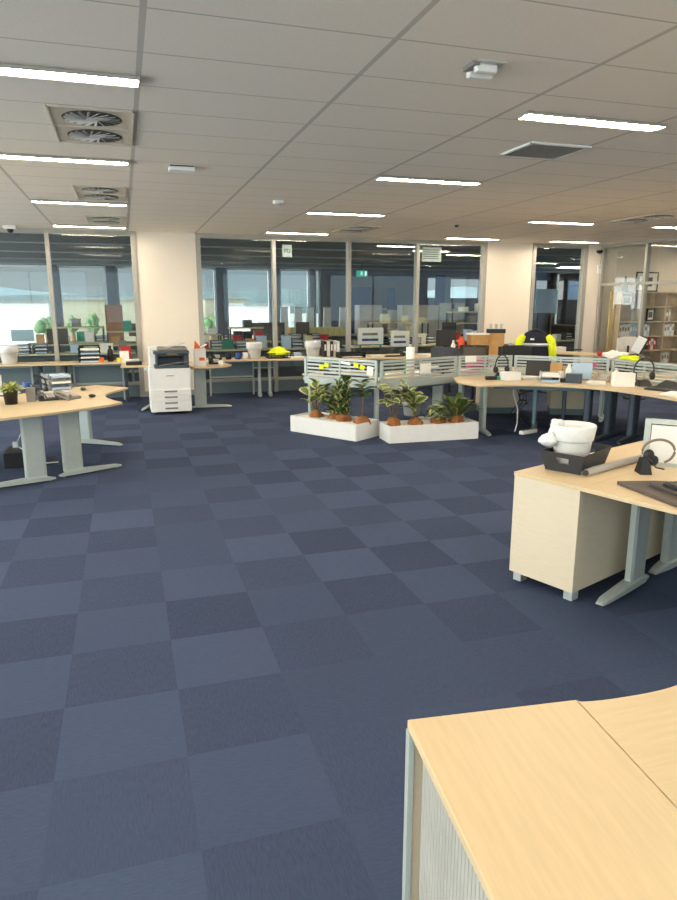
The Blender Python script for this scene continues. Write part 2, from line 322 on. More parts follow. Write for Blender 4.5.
# ------------------------------------------------------------ furniture helpers
TZ = .72
def leg(parent, col, fa, fb, m=SILV, cw=.20, ct=.055, top=TZ-.025, foot_m=None):
    """column at xy col, cantilever foot from fa to fb (world xy, parent at origin rotation)"""
    px, py = parent.location.x, parent.location.y
    dx, dy = fb[0]-fa[0], fb[1]-fa[1]; L = hypot(dx, dy); ux, uy = dx/L, dy/L; a = atan2(dy, dx)
    c = MB(); n = (-uy*ct/2, ux*ct/2); h = cw/2
    pts = [(-h, -ct*.3), (-h*.8, -ct/2), (h*.8, -ct/2), (h, -ct*.3), (h, ct*.3), (h*.8, ct/2), (-h*.8, ct/2), (-h, ct*.3)]
    P = [(col[0]-px+u*ux-v*uy, col[1]-py+u*uy+v*ux) for u, v in pts]
    c.prism(P, .05, top); c.box(col[0]-px, col[1]-py, top-.02, L*.75, .05, .036, a)
    for k in range(3): c.box(col[0]-px+ux*(.03+.02*k-.03)-uy*(ct/2+.001), col[1]-py+uy*(.03+.02*k-.03)+ux*(ct/2+.001), .13, .008, .004, .03, a)
    o = obj('leg', c, m, parent)
    f = MB(); cc = ((col[0]-fa[0])*ux+(col[1]-fa[1])*uy)
    st = [(0, .022, .03), (.06, .032, .045), (max(.1, cc-cw*.4), .04, .065), (min(L-.1, cc+cw*.4), .04, .065), (L-.06, .032, .045), (L, .022, .03)]
    prev = None; b = f.b
    for s, hw, hh in st:
        x, y = fa[0]-px+ux*s, fa[1]-py+uy*s
        r = [b.verts.new((x-uy*k*hw, y+ux*k*hw, z)) for k, z in ((1, .014), (1, hh*.8), (.5, hh), (-.5, hh), (-1, hh*.8), (-1, .014))]
        if prev:
            for i in range(6): f._f([prev[i], prev[(i+1) % 6], r[(i+1) % 6], r[i]])
        else: f._f(r[::-1])
        prev = r
    f._f(prev)
    foot = obj('foot', f, foot_m or m, o)
    g = MB()
    for s in (.05, L-.05): g.lathe([(.018, 0), (.018, .02)], fa[0]-px+ux*s, fa[1]-py+uy*s, 10)
    obj('glide', g, GREY, foot)
def curve(pts, n=6):
    """smooth a run of points (Catmull-Rom)"""
    out = []
    P = [pts[0]]+list(pts)+[pts[-1]]
    for i in range(1, len(P)-2):
        for k in range(n):
            t = k/n; a, b, c, d = P[i-1], P[i], P[i+1], P[i+2]
            out.append(tuple(.5*((2*b[j])+(-a[j]+c[j])*t+(2*a[j]-5*b[j]+4*c[j]-d[j])*t*t+(-a[j]+3*b[j]-3*c[j]+d[j])*t**3) for j in (0, 1)))
    out.append(tuple(pts[-1])); return out
def desk(label, poly, legs, base, legm=SILV, group='curved maple workstations', z=TZ, beam=None):
    t = thing('workstation_desk', label, 'desk', (base[0], base[1], 0), 0, group)
    obj('desktop', MB().prism([(p[0]-base[0], p[1]-base[1]) for p in poly], z-.025, z), WOOD, t, bevel=.003)
    for l in legs: leg(t, *l, m=legm)
    if beam:
        b = MB(); b.beam((beam[0][0]-base[0], beam[0][1]-base[1]), (beam[1][0]-base[0], beam[1][1]-base[1]), .04, (z-.14, z-.06)); obj('cable_tray', b, SILVB, t)
    return t
def pol(o, a, r): return (o[0]+cos(a)*r, o[1]+sin(a)*r)
def nrm(a, b):
    d = hypot(b[0]-a[0], b[1]-a[1]); return ((b[0]-a[0])/d, (b[1]-a[1])/d)
def lerp(a, b, t): return (a[0]+(b[0]-a[0])*t, a[1]+(b[1]-a[1])*t)
# ------------------------------------------------------------ cluster A (left)
A1, A2, SE = (-.07, 7.45), (.0, 8.75), (-.74, 6.92)
SB = (-1.16, 7.65)
polyA2 = [SE]+curve([(-.5, 7.08), (-.25, 7.25), A1], 3)+curve([(-.15, 7.6), (-.25, 7.95), (-.22, 8.3), A2], 5)+[(-.38, 9.15), (-1.0, 8.75), (-1.35, 8.3), SB]
desk('maple workstation at left, right of the seam, phone and papers on it', polyA2, [((-.60, 7.30), (-.73, 7.20), (-.13, 7.50)), ((-.56, 8.95), (-.72, 9.05), (-.12, 8.62))], (-.6, 8))
polyA1 = [SE, SB]+[(-1.35, 8.3), (-1.9, 8.5), (-2.4, 8.0)]+curve([(-2.35, 7.4), (-2.0, 7.0), (-1.85, 6.6), (-1.6, 6.35)], 4)+curve([(-1.4, 6.52), (-1.14, 6.68), SE], 3)[:-1]
desk('maple workstation cut by left edge, pot plant on it', polyA1, [((-.93, 7.07), (-1.5, 6.86), (-.76, 7.12)), ((-2.15, 7.9), (-2.3, 8.1), (-2.0, 7.5))], (-1.5, 7.4))
desk('maple desk behind left workstations, mostly hidden', [(-1.0, 8.79), (-.42, 9.18), (-.6, 9.75), (-1.3, 9.9), (-2.2, 9.6), (-2.2, 8.95), (-1.36, 8.34)], [((-1.0, 9.3), (-1.25, 9.2), (-.75, 9.4), SILVB), ((-1.9, 9.25), (-1.9, 9.0), (-1.9, 9.6), SILVB)], (-1.3, 9.2)) if False else None
# ------------------------------------------------------------ cluster B (right)
u = (.935, .354); v = (.354, -.935)
def uv(o, a, b): return (o[0]+u[0]*a+v[0]*b, o[1]+u[1]*a+v[1]*b)
B0 = (2.27, 3.55); B1 = uv(B0, 0, .47)
ang = atan2(u[1], u[0])
def credenza(name, label, o, ang, L, W, tamb_side=None, drop=.10):
    """o = corner, L along ang, W along ang-90"""
    t = thing('storage_cabinet', label, 'cabinet', (o[0], o[1], 0), ang, None)
    obj('top', MB().box(L/2, -W/2, TZ-.0125, L, W, .025), WOOD, t, bevel=.002)
    b = MB(); zt = TZ-.025
    b.box(.011, -W/2, (zt+drop)/2, .02, W-.012, zt-drop); b.box(L-.011, -W/2, (zt+drop)/2, .02, W-.012, zt-drop)
    b.box(L/2, -W/2, drop+.01, L-.04, W-.03, .02)
    if tamb_side is None:
        b.box(L/2, -W+.014, (zt+drop)/2, L-.042, .016, zt-drop)
        b.box(L/2, -.016, (zt+drop)/2, L-.042, .016, zt-drop)
    else:
        b.box(L/2, -.016 if tamb_side < 0 else -W+.016, (zt+drop)/2, L-.042, .016, zt-drop)
        b.box(L/2, -W/2, zt-.02, L-.042, W-.05, .02)
    obj('carcass', b, CREAM, t)
    if tamb_side is not None:
        d = MB(); y = -W+.03 if tamb_side < 0 else -.03
        n = int((L-.1)/.019)
        for k in range(n): d.box(.06+.019*k+.009, y, (zt+drop)/2, .0165, .012, zt-drop-.03)
        obj('tambour_door', d, mat('tambour_grey', (166, 166, 160), .5), t)
        e = MB(); e2 = MB()
        e.box(.014, -W+.004 if tamb_side < 0 else -.004, (zt+drop)/2, .028, .014, zt-drop); e2.box(L-.014, -W+.004 if tamb_side < 0 else -.004, (zt+drop)/2, .028, .014, zt-drop)
        obj('edge_strip', e, SILV, t); obj('edge_strip', e2, SILV, t)
    for x in (.06, L-.06):
        for y in (-.05, -W+.05): obj('foot', MB().box(x, y, drop/2, .07, .06, drop), SILV, t, bevel=.004)
    return t
credenza('cab', 'cream end-panelled cabinet at right with black tray on top', B0, ang, 1.6, .47, None, .065)
bpoly = [B1, uv(B1, .72, 0)]+[uv(B1, 1.62, 0), (4.6, 3.1), (4.8, 2.1)]+curve([(3.7, 1.75), (3.25, 1.95), (2.85, 2.2), (2.62, 2.6), B1], 5)[:-1]
desk('maple workstation at right edge holding the dark riser', bpoly, [((2.97, 3.215), (2.56, 3.025), (3.13, 3.29)), ((3.42, 3.40), (3.20, 3.315), (3.85, 3.56))], (3.3, 2.9), legm=SILV)
# short screen with white ribbed infill
def screen(label, p, q, z0, z1, kind='slat', group='slatted desk screens', feet=False):
    t = thing('desk_screen', label, 'desk screen', (p[0], p[1], 0), 0, group)
    d = nrm(p, q); L = hypot(q[0]-p[0], q[1]-p[1]); a = atan2(d[1], d[0]); f = MB()
    Q = (q[0]-p[0], q[1]-p[1])
    for s in (.018, L-.018): f.box(d[0]*s, d[1]*s, (z0+z1)/2, .036, .036, z1-z0, a)
    f.beam((0, 0), Q, .034, (z1-.03, z1)); f.beam((0, 0), Q, .034, (z0, z0+((.035 if z0 > .7 else .10) if kind == 'slat' else .02)))
    if kind == 'slat' and L > .8: f.box(Q[0]/2, Q[1]/2, (z0+z1)/2, .02, .03, z1-z0-.06, a)
    obj('frame', f, SILV, t)
    if kind == 'slat':
        g = MB(); n = 5
        for k in range(n):
            zb = z0 if z0 > .7 else z0+.065; z = zb+.035+(z1-zb-.065)*(k+.5)/n; g.box(Q[0]/2, Q[1]/2, z, L-.06, .012, (z1-zb-.065)/n*.52, a)
        obj('slats', g, SILV, t)
    else:
        g = MB(); n = 9
        for k in range(n):
            z = z0+.02+(z1-z0-.06)*(k+.5)/n; g.box(Q[0]/2+d[0]*.01, Q[1]/2+d[1]*.01, z, L-.062, .014, (z1-z0-.04)/n*.97, a)
        obj('ribbed_panel', g, WHITE, t)
    return t
SB0 = at(641.5, 463, TZ); SB1 = (SB0.x+.55, SB0.y-.62)
screen('small white ribbed screen in a silver frame on right desk', (SB0.x, SB0.y), SB1, TZ, 1.02, 'rib', 'white screens')
# ------------------------------------------------------------ cabinet nearest the camera
un = nrm((0, 0), (-.115, -.993)); N0 = (.62, 1.388)
t = credenza('near', 'large foreground cabinet with maple top and grey tambour front', uv(N0, 0, 0), 0, 1, 1) if False else None
vn = (-un[1], un[0])
an = atan2(un[1], un[0])
# box frame: local +x runs along un (towards the camera), local -y would point to -X, so start from the far long side
Wn = .465
t = credenza('near', 'large foreground cabinet with maple top and grey tambour front', (N0[0]-(-un[1])*0+vn[0]*Wn, N0[1]+vn[1]*Wn), an, 1.6, Wn, -1, .03)
n1 = (N0[0]+vn[0]*(Wn+.003), N0[1]+vn[1]*(Wn+.003)); n2 = (n1[0]+un[0]*1.6, n1[1]+un[1]*1.6)
npoly = curve([n1]+[tuple(at(x_, y_, TZ)[:2]) for x_, y_ in ((582, 701.6), (603, 700), (625, 696.8), (652, 692), (677, 685), (705, 672), (740, 650))], 4)+[(2.9, 1.6), (2.6, .6), (1.9, -.2), n2]
desk('maple desktop beside the foreground cabinet, its edge curving away', npoly, [((1.5, 1.0), (1.15, 1.05), (1.75, .98)), ((2.35, 1.5), (2.2, 1.7), (2.5, 1.15)), ((1.5, -.0), (1.15, .0), (1.75, .0))], (1.7, 1))
# ------------------------------------------------------------ cluster D (planters, slatted screens)
DL, DC, DR = (2.45, 9.38), (3.2, 8.36), (4.57, 8.80)
E1, E2, E3, E4 = (5.42, 8.70), (6.42, 7.78), (6.58, 6.7), (6.5, 5.5)
def off(p, q, d):
    n = nrm(p, q); return (-n[1]*d, n[0]*d)
o1 = off(DC, DL, -.04); o2 = off(DR, DC, -.04)
dpoly = [(DL[0]+.07, DL[1]+.02), (DC[0]+.02, DC[1]+.07), (DR[0]-.02, DR[1]+.04), (4.3, 9.6)]+curve([(3.95, 9.5), (3.62, 9.4), (3.4, 9.55), (3.2, 9.9)], 4)+[(2.5+.0, 9.75)]
desk('curved maple desk behind the slatted screens and white planters', dpoly, [((3.22, 8.50), (3.2, 8.42), (3.35, 9.0)), ((2.62, 9.55), (2.52, 9.45), (2.95, 9.7)), ((4.38, 9.0), (4.42, 8.85), (4.25, 9.4))], (3.4, 9.1), beam=((3.3, 8.5), (4.4, 8.86)))
screen('slatted screen behind the left planter, yellow notes stuck on it', DL, (DC[0]-.012, DC[1]+.03), .62, 1.0)
screen('slatted screen behind the right planter, white card hung on it', (DC[0]+.02, DC[1]-.0), DR, .62, 1.0)
screen('slatted screen with a pink tray behind it, right of the planters', (DR[0]+.03, DR[1]+.01), E1, .72, 1.0)
screen('slatted screen in front of the jacket chair', (E1[0]+.03, E1[1]-.02), (E2[0]-.01, E2[1]+.02), .72, 1.0)
screen('slatted screen at far right behind the headset', (E2[0]+.0, E2[1]-.03), E3, .72, 1.0)
screen('slatted screen running out of the frame at right', (E3[0], E3[1]-.03), E4, .72, 1.0)
# ------------------------------------------------------------ cluster E
efront = curve([(4.28, 7.62), (4.6, 7.60), (5.0, 7.50), (5.37, 7.2), (5.61, 6.82), (5.70, 6.35), (5.72, 5.85), (5.66, 5.3)], 5)
epoly = [(4.40, 8.55), (4.22, 8.1)]+efront+[(6.46, 5.3), (E3[0]-.03, E3[1]), (E2[0]-.03, E2[1]-.03), (E1[0], E1[1]-.03), (DR[0]+.03, DR[1]-.03)]
desk('long curved maple desk at right crowded with papers and headsets', epoly,
     [((4.72, 8.3), (4.85, 8.7), (4.56, 7.78)), ((5.52, 8.2), (5.75, 8.45), (5.3, 7.9), SILVB), ((6.0, 7.25), (6.35, 7.35), (5.63, 7.02), DKST), ((6.25, 7.12), (6.5, 7.3), (5.8, 6.9), DKST), ((5.85, 5.6), (6.35, 5.6), (5.75, 5.6), DKST)] if False else [], (5.4, 7.5), beam=((4.9, 8.3), (5.9, 7.6)))
eo = [o for o in C.objects if o.get('label', '').startswith('long curved')][0]
leg(eo, (4.66, 8.15), (4.75, 8.6), (4.57, 7.78), m=SILV)
leg(eo, (5.52, 8.2), (5.75, 8.5), (5.35, 7.95), m=mat('teal_grey_steel', (104, 134, 146), .45, .3), cw=.16)
leg(eo, (5.86, 8.0), (6.05, 8.25), (5.62, 7.65), m=DKST, cw=.14)
leg(eo, (6.08, 7.30), (6.33, 7.42), (5.66, 7.08), m=DKST, cw=.2, ct=.09)
leg(eo, (5.72, 7.30), (5.95, 7.42), (5.6, 7.22), m=DKST, cw=.1, ct=.08)
leg(eo, (6.28, 7.10), (6.5, 7.22), (5.86, 6.84), m=DKST, cw=.2, ct=.09)
leg(eo, (6.05, 5.6), (6.4, 5.6), (5.78, 5.6), m=DKST)
# far side desks behind the screens (D/E back)
gpoly = [(4.62, 8.87), (5.44, 8.76), (6.48, 7.82), (7.3, 8.3), (7.0, 9.1), (6.3, 9.7), (5.5, 9.9), (4.9, 9.7)]
desk('maple desk behind the middle screens, box and screens standing on it', gpoly, [((6.9, 8.5), (7.15, 8.7), (6.7, 8.25), SILVB) if False else ((6.9, 8.5), (7.15, 8.7), (6.7, 8.25)), ((4.95, 9.35), (5.0, 9.6), (4.85, 9.0))], (5.9, 9.0))
g2 = [(6.64, 6.7), (6.5, 7.78), (7.34, 8.26), (8.2, 8.2), (8.3, 7.2), (7.6, 6.4), (7.5, 5.5), (6.58, 5.5)]
desk('maple desk at far right behind the screens, mostly hidden', g2, [((8.0, 7.7), (8.0, 8.0), (8.0, 7.4)), ((7.0, 5.8), (7.3, 5.8), (6.7, 5.8))], (7.3, 7.0))
for nm, p, q in (('cream storage cabinet under the middle desk, left one', (5.42, 9.52), (6.0, 9.36)), ('cream storage cabinet under the middle desk, right one', (6.42, 9.12), (6.9, 8.86))):
    d = nrm(p, q); a = atan2(d[1], d[0]); L = hypot(q[0]-p[0], q[1]-p[1])
    t = thing('storage_cabinet', nm, 'cabinet', (p[0], p[1], 0), a, 'cream cabinets under the middle desks')
    obj('carcass', MB().box(L/2, .22, .38, L, .42, .56), CREAM, t, bevel=.003); obj('plinth', MB().box(L/2, .22, .05, L-.02, .40, .10), SILVB, t)
    obj('door', MB().box(L/2, .004, .38, L-.02, .014, .54), CREAM, t); obj('handle', MB().box(L/2, -.006, .58, .1, .012, .012), SILV, t)
# ------------------------------------------------------------ window wall desks
desk('maple desk along the left window with the white pot on it', [(-3.2, 12.62), (.10, 12.48), (.12, 13.1), (-3.2, 13.15)], [((-1.45, 12.85), (-1.45, 13.08), (-1.45, 12.66)), ((-1.05, 12.85), (-1.05, 13.08), (-1.05, 12.66)), ((-.02, 12.8), (-.02, 13.08), (-.02, 12.6))], (-1.5, 12.8), legm=DKST)
def modesty(label, x0, x1, y, z0, z1):
    t = thing('modesty_panel', label, 'desk panel', (x0, y, 0), 0, 'grey panels under the window desks'); L = x1-x0
    f = MB(); f.box(L/2, 0, z1-.015, L, .03, .03); f.box(L/2, 0, z0+.015, L, .03, .03)
    for s in (.015, L-.015): f.box(s, 0, (z1)/2, .03, .03, z1)
    obj('frame', f, SILV, t); obj('panel', MB().box(L/2, .004, (z0+z1)/2, L-.05, .012, z1-z0-.05), SILVB, t)
    return t
modesty('grey panel below the left window desk, right one', -.93, -.06, 12.98, .3, .66)
modesty('grey panel below the left window desk, left one', -2.9, -1.6, 12.98, .3, .66)
desk('maple return desk behind the printer with a round silver leg', [(-.08, 12.42), (-.1, 11.72), (.28, 11.70), (1.02, 11.68)]+curve([(1.04, 11.22), (1.3, 11.2), (1.58, 11.3), (1.72, 11.55)], 4)+[(1.62, 12.1), (1.3, 12.42)], [((1.17, 11.56), (1.0, 11.5), (1.68, 11.46)), ((.40, 11.85), (.47, 12.1), (.2, 11.42))], (.8, 11.9))
desk('maple desk under the large window with bins and yellow jacket on it', [(1.34, 12.42), (2.5, 12.36), (3.9, 12.16), (3.9, 13.08), (1.45, 13.12)], [((2.42, 12.75), (2.46, 13.0), (2.38, 12.48)), ((2.62, 12.75), (2.66, 13.0), (2.58, 12.46)), ((3.8, 12.6), (3.84, 12.95), (3.76, 12.3))], (2.6, 12.7))
modesty('grey panel under the large window desk near printer', 1.5, 2.36, 12.98, .34, .66)
desk('maple desk under the large window behind the slatted screens', [(3.92, 12.14), (5.3, 11.95), (7.2, 12.0), (8.3, 12.1), (8.3, 12.95), (3.92, 13.06)], [((4.1, 12.6), (4.1, 12.95), (4.06, 12.25)), ((6.0, 12.5), (6.0, 12.9), (6.0, 12.15)), ((8.1, 12.5), (8.1, 12.9), (8.1, 12.25))], (6, 12.5), legm=DKST)
J0, J1 = at(548, 352.5, TZ), at(622, 357, TZ)
desk('maple desk before the glass office with a dark edge', [(J0.x-.0, J0.y+.0), (J1.x, J1.y), (J1.x+.4, J1.y+.6), (J0.x+.4, J0.y+.7), (J0.x+.0, J0.y+.7)], [((J1.x+.05, J1.y+.5), (J1.x+.15, J1.y+.65), (J1.x-.05, J1.y+.15)), ((J0.x+.15, J0.y+.4), (J0.x+.15, J0.y+.62), (J0.x+.15, J0.y+.15))], (J0.x, J0.y+.5), legm=DKST)
# ------------------------------------------------------------ multifunction printer
def printer(x, y, rz):
    t = thing('office_printer', 'white floor-standing photocopier with dark grey scanner top', 'printer', (x, y, 0), rz)
    obj('body', MB().box(.32, .3, .395, .64, .58, .69), WHITE, t, bevel=.012)
    obj('back_housing', MB().box(.30, .42, .90, .56, .30, .32), WHITE, t, bevel=.01)
    g = MB(); g.box(.36, .22, .765, .54, .44, .05); g.box(.39, .33, .87, .50, .3, .18); g.box(.58, .2, .87, .06, .3, .18); g.box(.13, .10, .88, .04, .22, .18); g.box(.36, .22, .985, .55, .46, .05)
    obj('scanner', g, mat('scanner_grey', (66, 80, 90), .45), t, bevel=.008)
    s = MB(); s.box(.38, .12, .812, .44, .26, .012, 0, .0, -.12); obj('output_tray', s, GREY, t)
    obj('control_panel', MB().box(.34, -.03, .945, .36, .10, .03, 0, .5), BLACK, t, bevel=.006)
    obj('touch_screen', MB().box(.37, -.04, .962, .17, .07, .006, 0, .5), mat('screen_glass', (98, 92, 84), .25), t)
    obj('document_feeder', MB().box(.38, .24, 1.035, .46, .36, .05), GREY, t, bevel=.015)
    obj('feeder_tray', MB().box(.42, .24, 1.085, .34, .28, .012, 0, 0, -.22), LGREY, t)
    for k, z in enumerate((.36, .27, .175, .09)):
        d = obj('paper_drawer', MB().box(.32, .004, z, .62, .02, .085), WHITE, t, bevel=.003)
        obj('handle', MB().box(.32, -.008, z+.012, .2, .012, .026), GREY, d, bevel=.004)
    obj('brand_plate', MB().box(.32, .009, .62, .12, .006, .012), GREY, t)
    b = MB(); 
    for cx in (.08, .56):
        for cy in (.08, .5): b.lathe([(.03, 0), (.03, .055)], cx, cy, 10)
    obj('castors', b, BLACK, t)
printer(.325, 10.95, 0)
# ------------------------------------------------------------ planters
def leaf(mb, base, d, L, W, droop=.3, tw=0, margin=True):
    d = Vector(d).normalized(); up = Vector((0, 0, 1)); s = d.cross(up)
    if s.length < .1: s = Vector((1, 0, 0))
    s.normalize(); s = Matrix.Rotation(tw, 3, d) @ s; nn = s.cross(d).normalized()
    prof = [(0, .05), (.15, .55), (.35, .95), (.55, 1), (.75, .75), (.9, .38), (1, .02)]; rows_ = []
    for f, wd in prof:
        p = Vector(base)+d*L*f*(1-.1*f)-up*droop*L*f*f; w_ = W/2*wd
        rows_.append([mb.b.verts.new(p+s*w_*k-nn*abs(k)*w_*-.25) for k in (-1, -.62, 0, .62, 1)])
    for i, (A, B) in enumerate(zip(rows_, rows_[1:])):
        for k in range(4):
            mb.mi = 1 if margin and (k in (0, 3) or (i == 5)) else 0
            mb._f([A[k], A[k+1], B[k+1], B[k]])
    mb.mi = 0
def plant(name, label, x, y, z, h, kind, seed, cat='plant'):
    rnd = random.Random(seed); t = thing(name, label, cat, (x, y, z), rnd.uniform(-.3, .3), 'plants in the white planters')
    obj('root_ball', MB().blob(0, 0, .02, (.10), .09, .07, .2, seed), COIR, t, smooth=True)
    st = MB(); lf = MB()
    if kind == 'broad':      # few stems with big variegated leaves
        for k in range(3):
            a = rnd.uniform(0, 6.28); top = Vector((cos(a)*h*.22, sin(a)*h*.22, h*(.55+.15*k)))
            st.tube([(0, 0, .03), tuple(top*.5+Vector((0, 0, .05))), tuple(top)], [.009, .007, .005], 6)
            for j in range(4):
                b = a+j*1.7+rnd.uniform(-.4, .4); q = top*(.55+.15*j); leaf(lf, q, (cos(b), sin(b), .9), h*.48, h*.27, .25, rnd.uniform(-.6, .6))
    elif kind == 'rubber':
        st.tube([(0, 0, .03), (.01, .0, h*.5), (0, 0, h*.8)], [.012, .010, .007], 6)
        for j in range(11):
            b = j*2.4; zz = h*(.5+.4*j/11); leaf(lf, (0, 0, zz), (cos(b), sin(b), .6), h*.40, h*.24, .3, 0, False)
    elif kind == 'column':
        for k in range(3):
            ox, oy = rnd.uniform(-.06, .06), rnd.uniform(-.04, .04); hh = h*(.75+.25*rnd.random()) if k else h
            st.tube([(ox, oy, .02), (ox*1.3, oy, hh)], .007, 6)
            for j in range(13):
                b = j*2.4+k; zz = .08+(hh-.06)*j/12; leaf(lf, (ox*(1+.3*j/13), oy, zz), (cos(b), sin(b), 1.3), h*.30, h*.19, .2, 0, (j+k) % 3 != 0)
    elif kind == 'lacy':
        for k in range(5):
            a = k*1.26+.3; r = h*.3; top = Vector((cos(a)*r, sin(a)*r, h*(.7+.08*k)))
            st.tube([(0, 0, .03), tuple(top*.45+Vector((0, 0, .06))), tuple(top)], [.006, .005, .004], 6)
            for j in range(6):
                b = a+j*1.05; leaf(lf, top*(.55+.09*j), (cos(b), sin(b), .35), h*.36, h*.17, .35, rnd.uniform(-.5, .5))
    elif kind == 'fern':
        for k in range(34):
            a = k*2.4; e = .5+1.1*rnd.random(); leaf(lf, (cos(a)*.03, sin(a)*.03, .04+h*.25*rnd.random()), (cos(a), sin(a), e*1.3), h*(.65+.3*rnd.random()), h*.17, .3, 0, k % 4 == 0)
        st.tube([(0, 0, .03), (0, 0, h*.4)], .012, 6)
    elif kind == 'bush':
        for k in range(60):
            a = k*2.4; e = rnd.uniform(.1, 1.4); r = rnd.uniform(.02, .12); leaf(lf, (cos(a)*r, sin(a)*r, .05+h*.55*rnd.random()), (cos(a), sin(a), e), h*.40, h*.26, .4, 0, k % 3 != 2)
        st.tube([(0, 0, .03), (0, 0, h*.4)], .008, 6)
    obj('stems', st, STEM, t, smooth=True); obj('foliage', lf, [LEAF if kind in ('rubber', 'column') else LEAF2, LCREAM], t)
    return t
def planter(label, pts, hh, plants):
    cx = sum(p[0] for p in pts)/4; cy = sum(p[1] for p in pts)/4
    t = thing('planter_box', label, 'planter', (cx, cy, 0), 0, 'white trough planters')
    q = [(p[0]-cx, p[1]-cy) for p in pts]; th = .02
    w_ = MB()
    for i in range(4): w_.beam(q[i], q[(i+1) % 4], th, (0, hh))
    w_.prism([(a*.97, b*.97) for a, b in q], 0, .02); obj('box', w_, WHITE, t, bevel=.003)
    obj('infill', MB().prism([(a*.985, b*.985) for a, b in q], .02, hh-.02), WHITEP, t)
    return t
pA, pB_, pC = at(291, 431, 0), at(356, 441.5, 0), at(377.5, 437, 0)
dn = nrm(pB_, pA); dm = (dn[1], -dn[0])
wdt = .5
P1 = [(pA.x, pA.y), (pB_.x, pB_.y), (pB_.x+dm[0]*wdt, pB_.y+dm[1]*wdt), (pA.x+dm[0]*wdt, pA.y+dm[1]*wdt)]
planter('white planter box at left, angled away from the viewer', P1, .22, None)
pA2, pB2 = at(389.5, 443.5, 0), at(477.5, 438.5, 0)
dn2 = nrm(pA2, pB2); dm2 = (-dn2[1], dn2[0]); wd2 = .38
P2 = [(pA2.x, pA2.y), (pB2.x, pB2.y), (pB2.x+dm2[0]*wd2, pB2.y+dm2[1]*wd2), (pA2.x+dm2[0]*wd2, pA2.y+dm2[1]*wd2)]
planter('white planter box at right with its long face to viewer', P2, .22, None)
def onp(P, a, b): return (P[0][0]+(P[1][0]-P[0][0])*a+(P[3][0]-P[0][0])*b, P[0][1]+(P[1][1]-P[0][1])*a+(P[3][1]-P[0][1])*b)
for nm, lb, P, a, b, h, k, sd in (
 ('rubber_plant', 'pale variegated plant leftmost in the left planter', P1, .22, .5, .55, 'broad', 3),
 ('rubber_plant', 'dark bushy variegated plant in middle of left planter', P1, .48, .6, .5, 'bush', 4),
 ('rubber_plant', 'tall columnar speckled plant in the left planter', P1, .66, .45, .52, 'column', 5),
 ('rubber_plant', 'plain green plant on a bare stem, right in left planter', P1, .92, .5, .62, 'rubber', 6),
 ('rubber_plant', 'cream-edged curly plant leftmost in the right planter', P2, .10, .5, .55, 'lacy', 7),
 ('rubber_plant', 'cream-edged loose plant second from left in right planter', P2, .34, .5, .55, 'broad', 18),
 ('dwarf_shrub', 'low pale bushy plant in the right planter', P2, .60, .5, .30, 'bush', 9),
 ('fern', 'full upright green fern at right end of right planter', P2, .82, .55, .55, 'fern', 10)):
    x, y = onp(P, a, b); plant(nm, lb, x, y, .20, h, k, sd)
# ------------------------------------------------------------ small things
def facing(x, y): return -atan2(x, y)          # local -y looks back to the aisle
def bag_bin(label, x, y, z=TZ, r=.15, h=.30, group='white bins standing on desks'):
    t = thing('waste_bin', label, 'bin', (x, y, z), 0, group)
    obj('bucket', MB().lathe([(r*.72, 0), (r*.74, .01), (r*.98, h*.98), (r, h), (r*.95, h), (r*.70, .012)], n=24), LGREY, t, smooth=True)
    obj('liner', MB().lathe([(r*.93, h*.62), (r*1.03, h*.66), (r*1.05, h*.98), (r*1.02, h*1.03), (r*.94, h*1.0), (r*.9, h*.6)], n=24, wob=.03), BAG, t, smooth=True)
    return t
def tray_stack(label, x, y, n=3, z=TZ, rz=0, m=GREY, w_=.26, d=.33, group='letter tray stacks'):
    t = thing('letter_tray', label, 'letter tray', (x, y, z), rz, group)
    for k in range(n):
        b = MB(); zz = k*.07; b.box(0, 0, zz+.004, w_, d, .006)
        for s in (-1, 1): b.box(s*w_/2, 0, zz+.022, .005, d, .04)
        b.box(0, d/2, zz+.022, w_, .005, .04)
        for s in (-1, 1):
            for q in (-1, 1): b.box(s*w_*.47, q*d*.45, zz+.035, .012, .012, .07 if k < n-1 else .04)
        obj('tray', b, m, t)
        obj('papers', MB().box(.01, -.02, zz+.007+.012, w_*.86, d*.9, .024, .03*k), WHITEP if k % 2 else LBLUE, t)
    return t
def phone(label, x, y, z=TZ, rz=0, m=GREY, group='desk phones'):
    t = thing('desk_phone', label, 'phone', (x, y, z), rz, group)
    b = MB().box(0, 0, .035, .2, .2, .03, 0, .25); b.box(0, .06, .025, .19, .05, .05)
    obj('base', b, m, t, bevel=.006)
    h = MB().box(-.075, 0, .075, .045, .2, .022, 0, .25); h.box(-.075, -.08, .045, .05, .045, .03, 0, .25); h.box(-.075, .08, .085, .05, .045, .03, 0, .25)
    obj('handset', h, m, t, bevel=.006)
    obj('display', MB().box(.03, .055, .07, .1, .05, .01, 0, .25), LGREY, t)
    k = MB()
    for i in range(4):
        for j in range(3): k.box(.0+j*.028, -.07+i*.026, .037+i*.0066, .02, .016, .012, 0, .25)
    obj('keypad', k, LGREY, t)
    return t
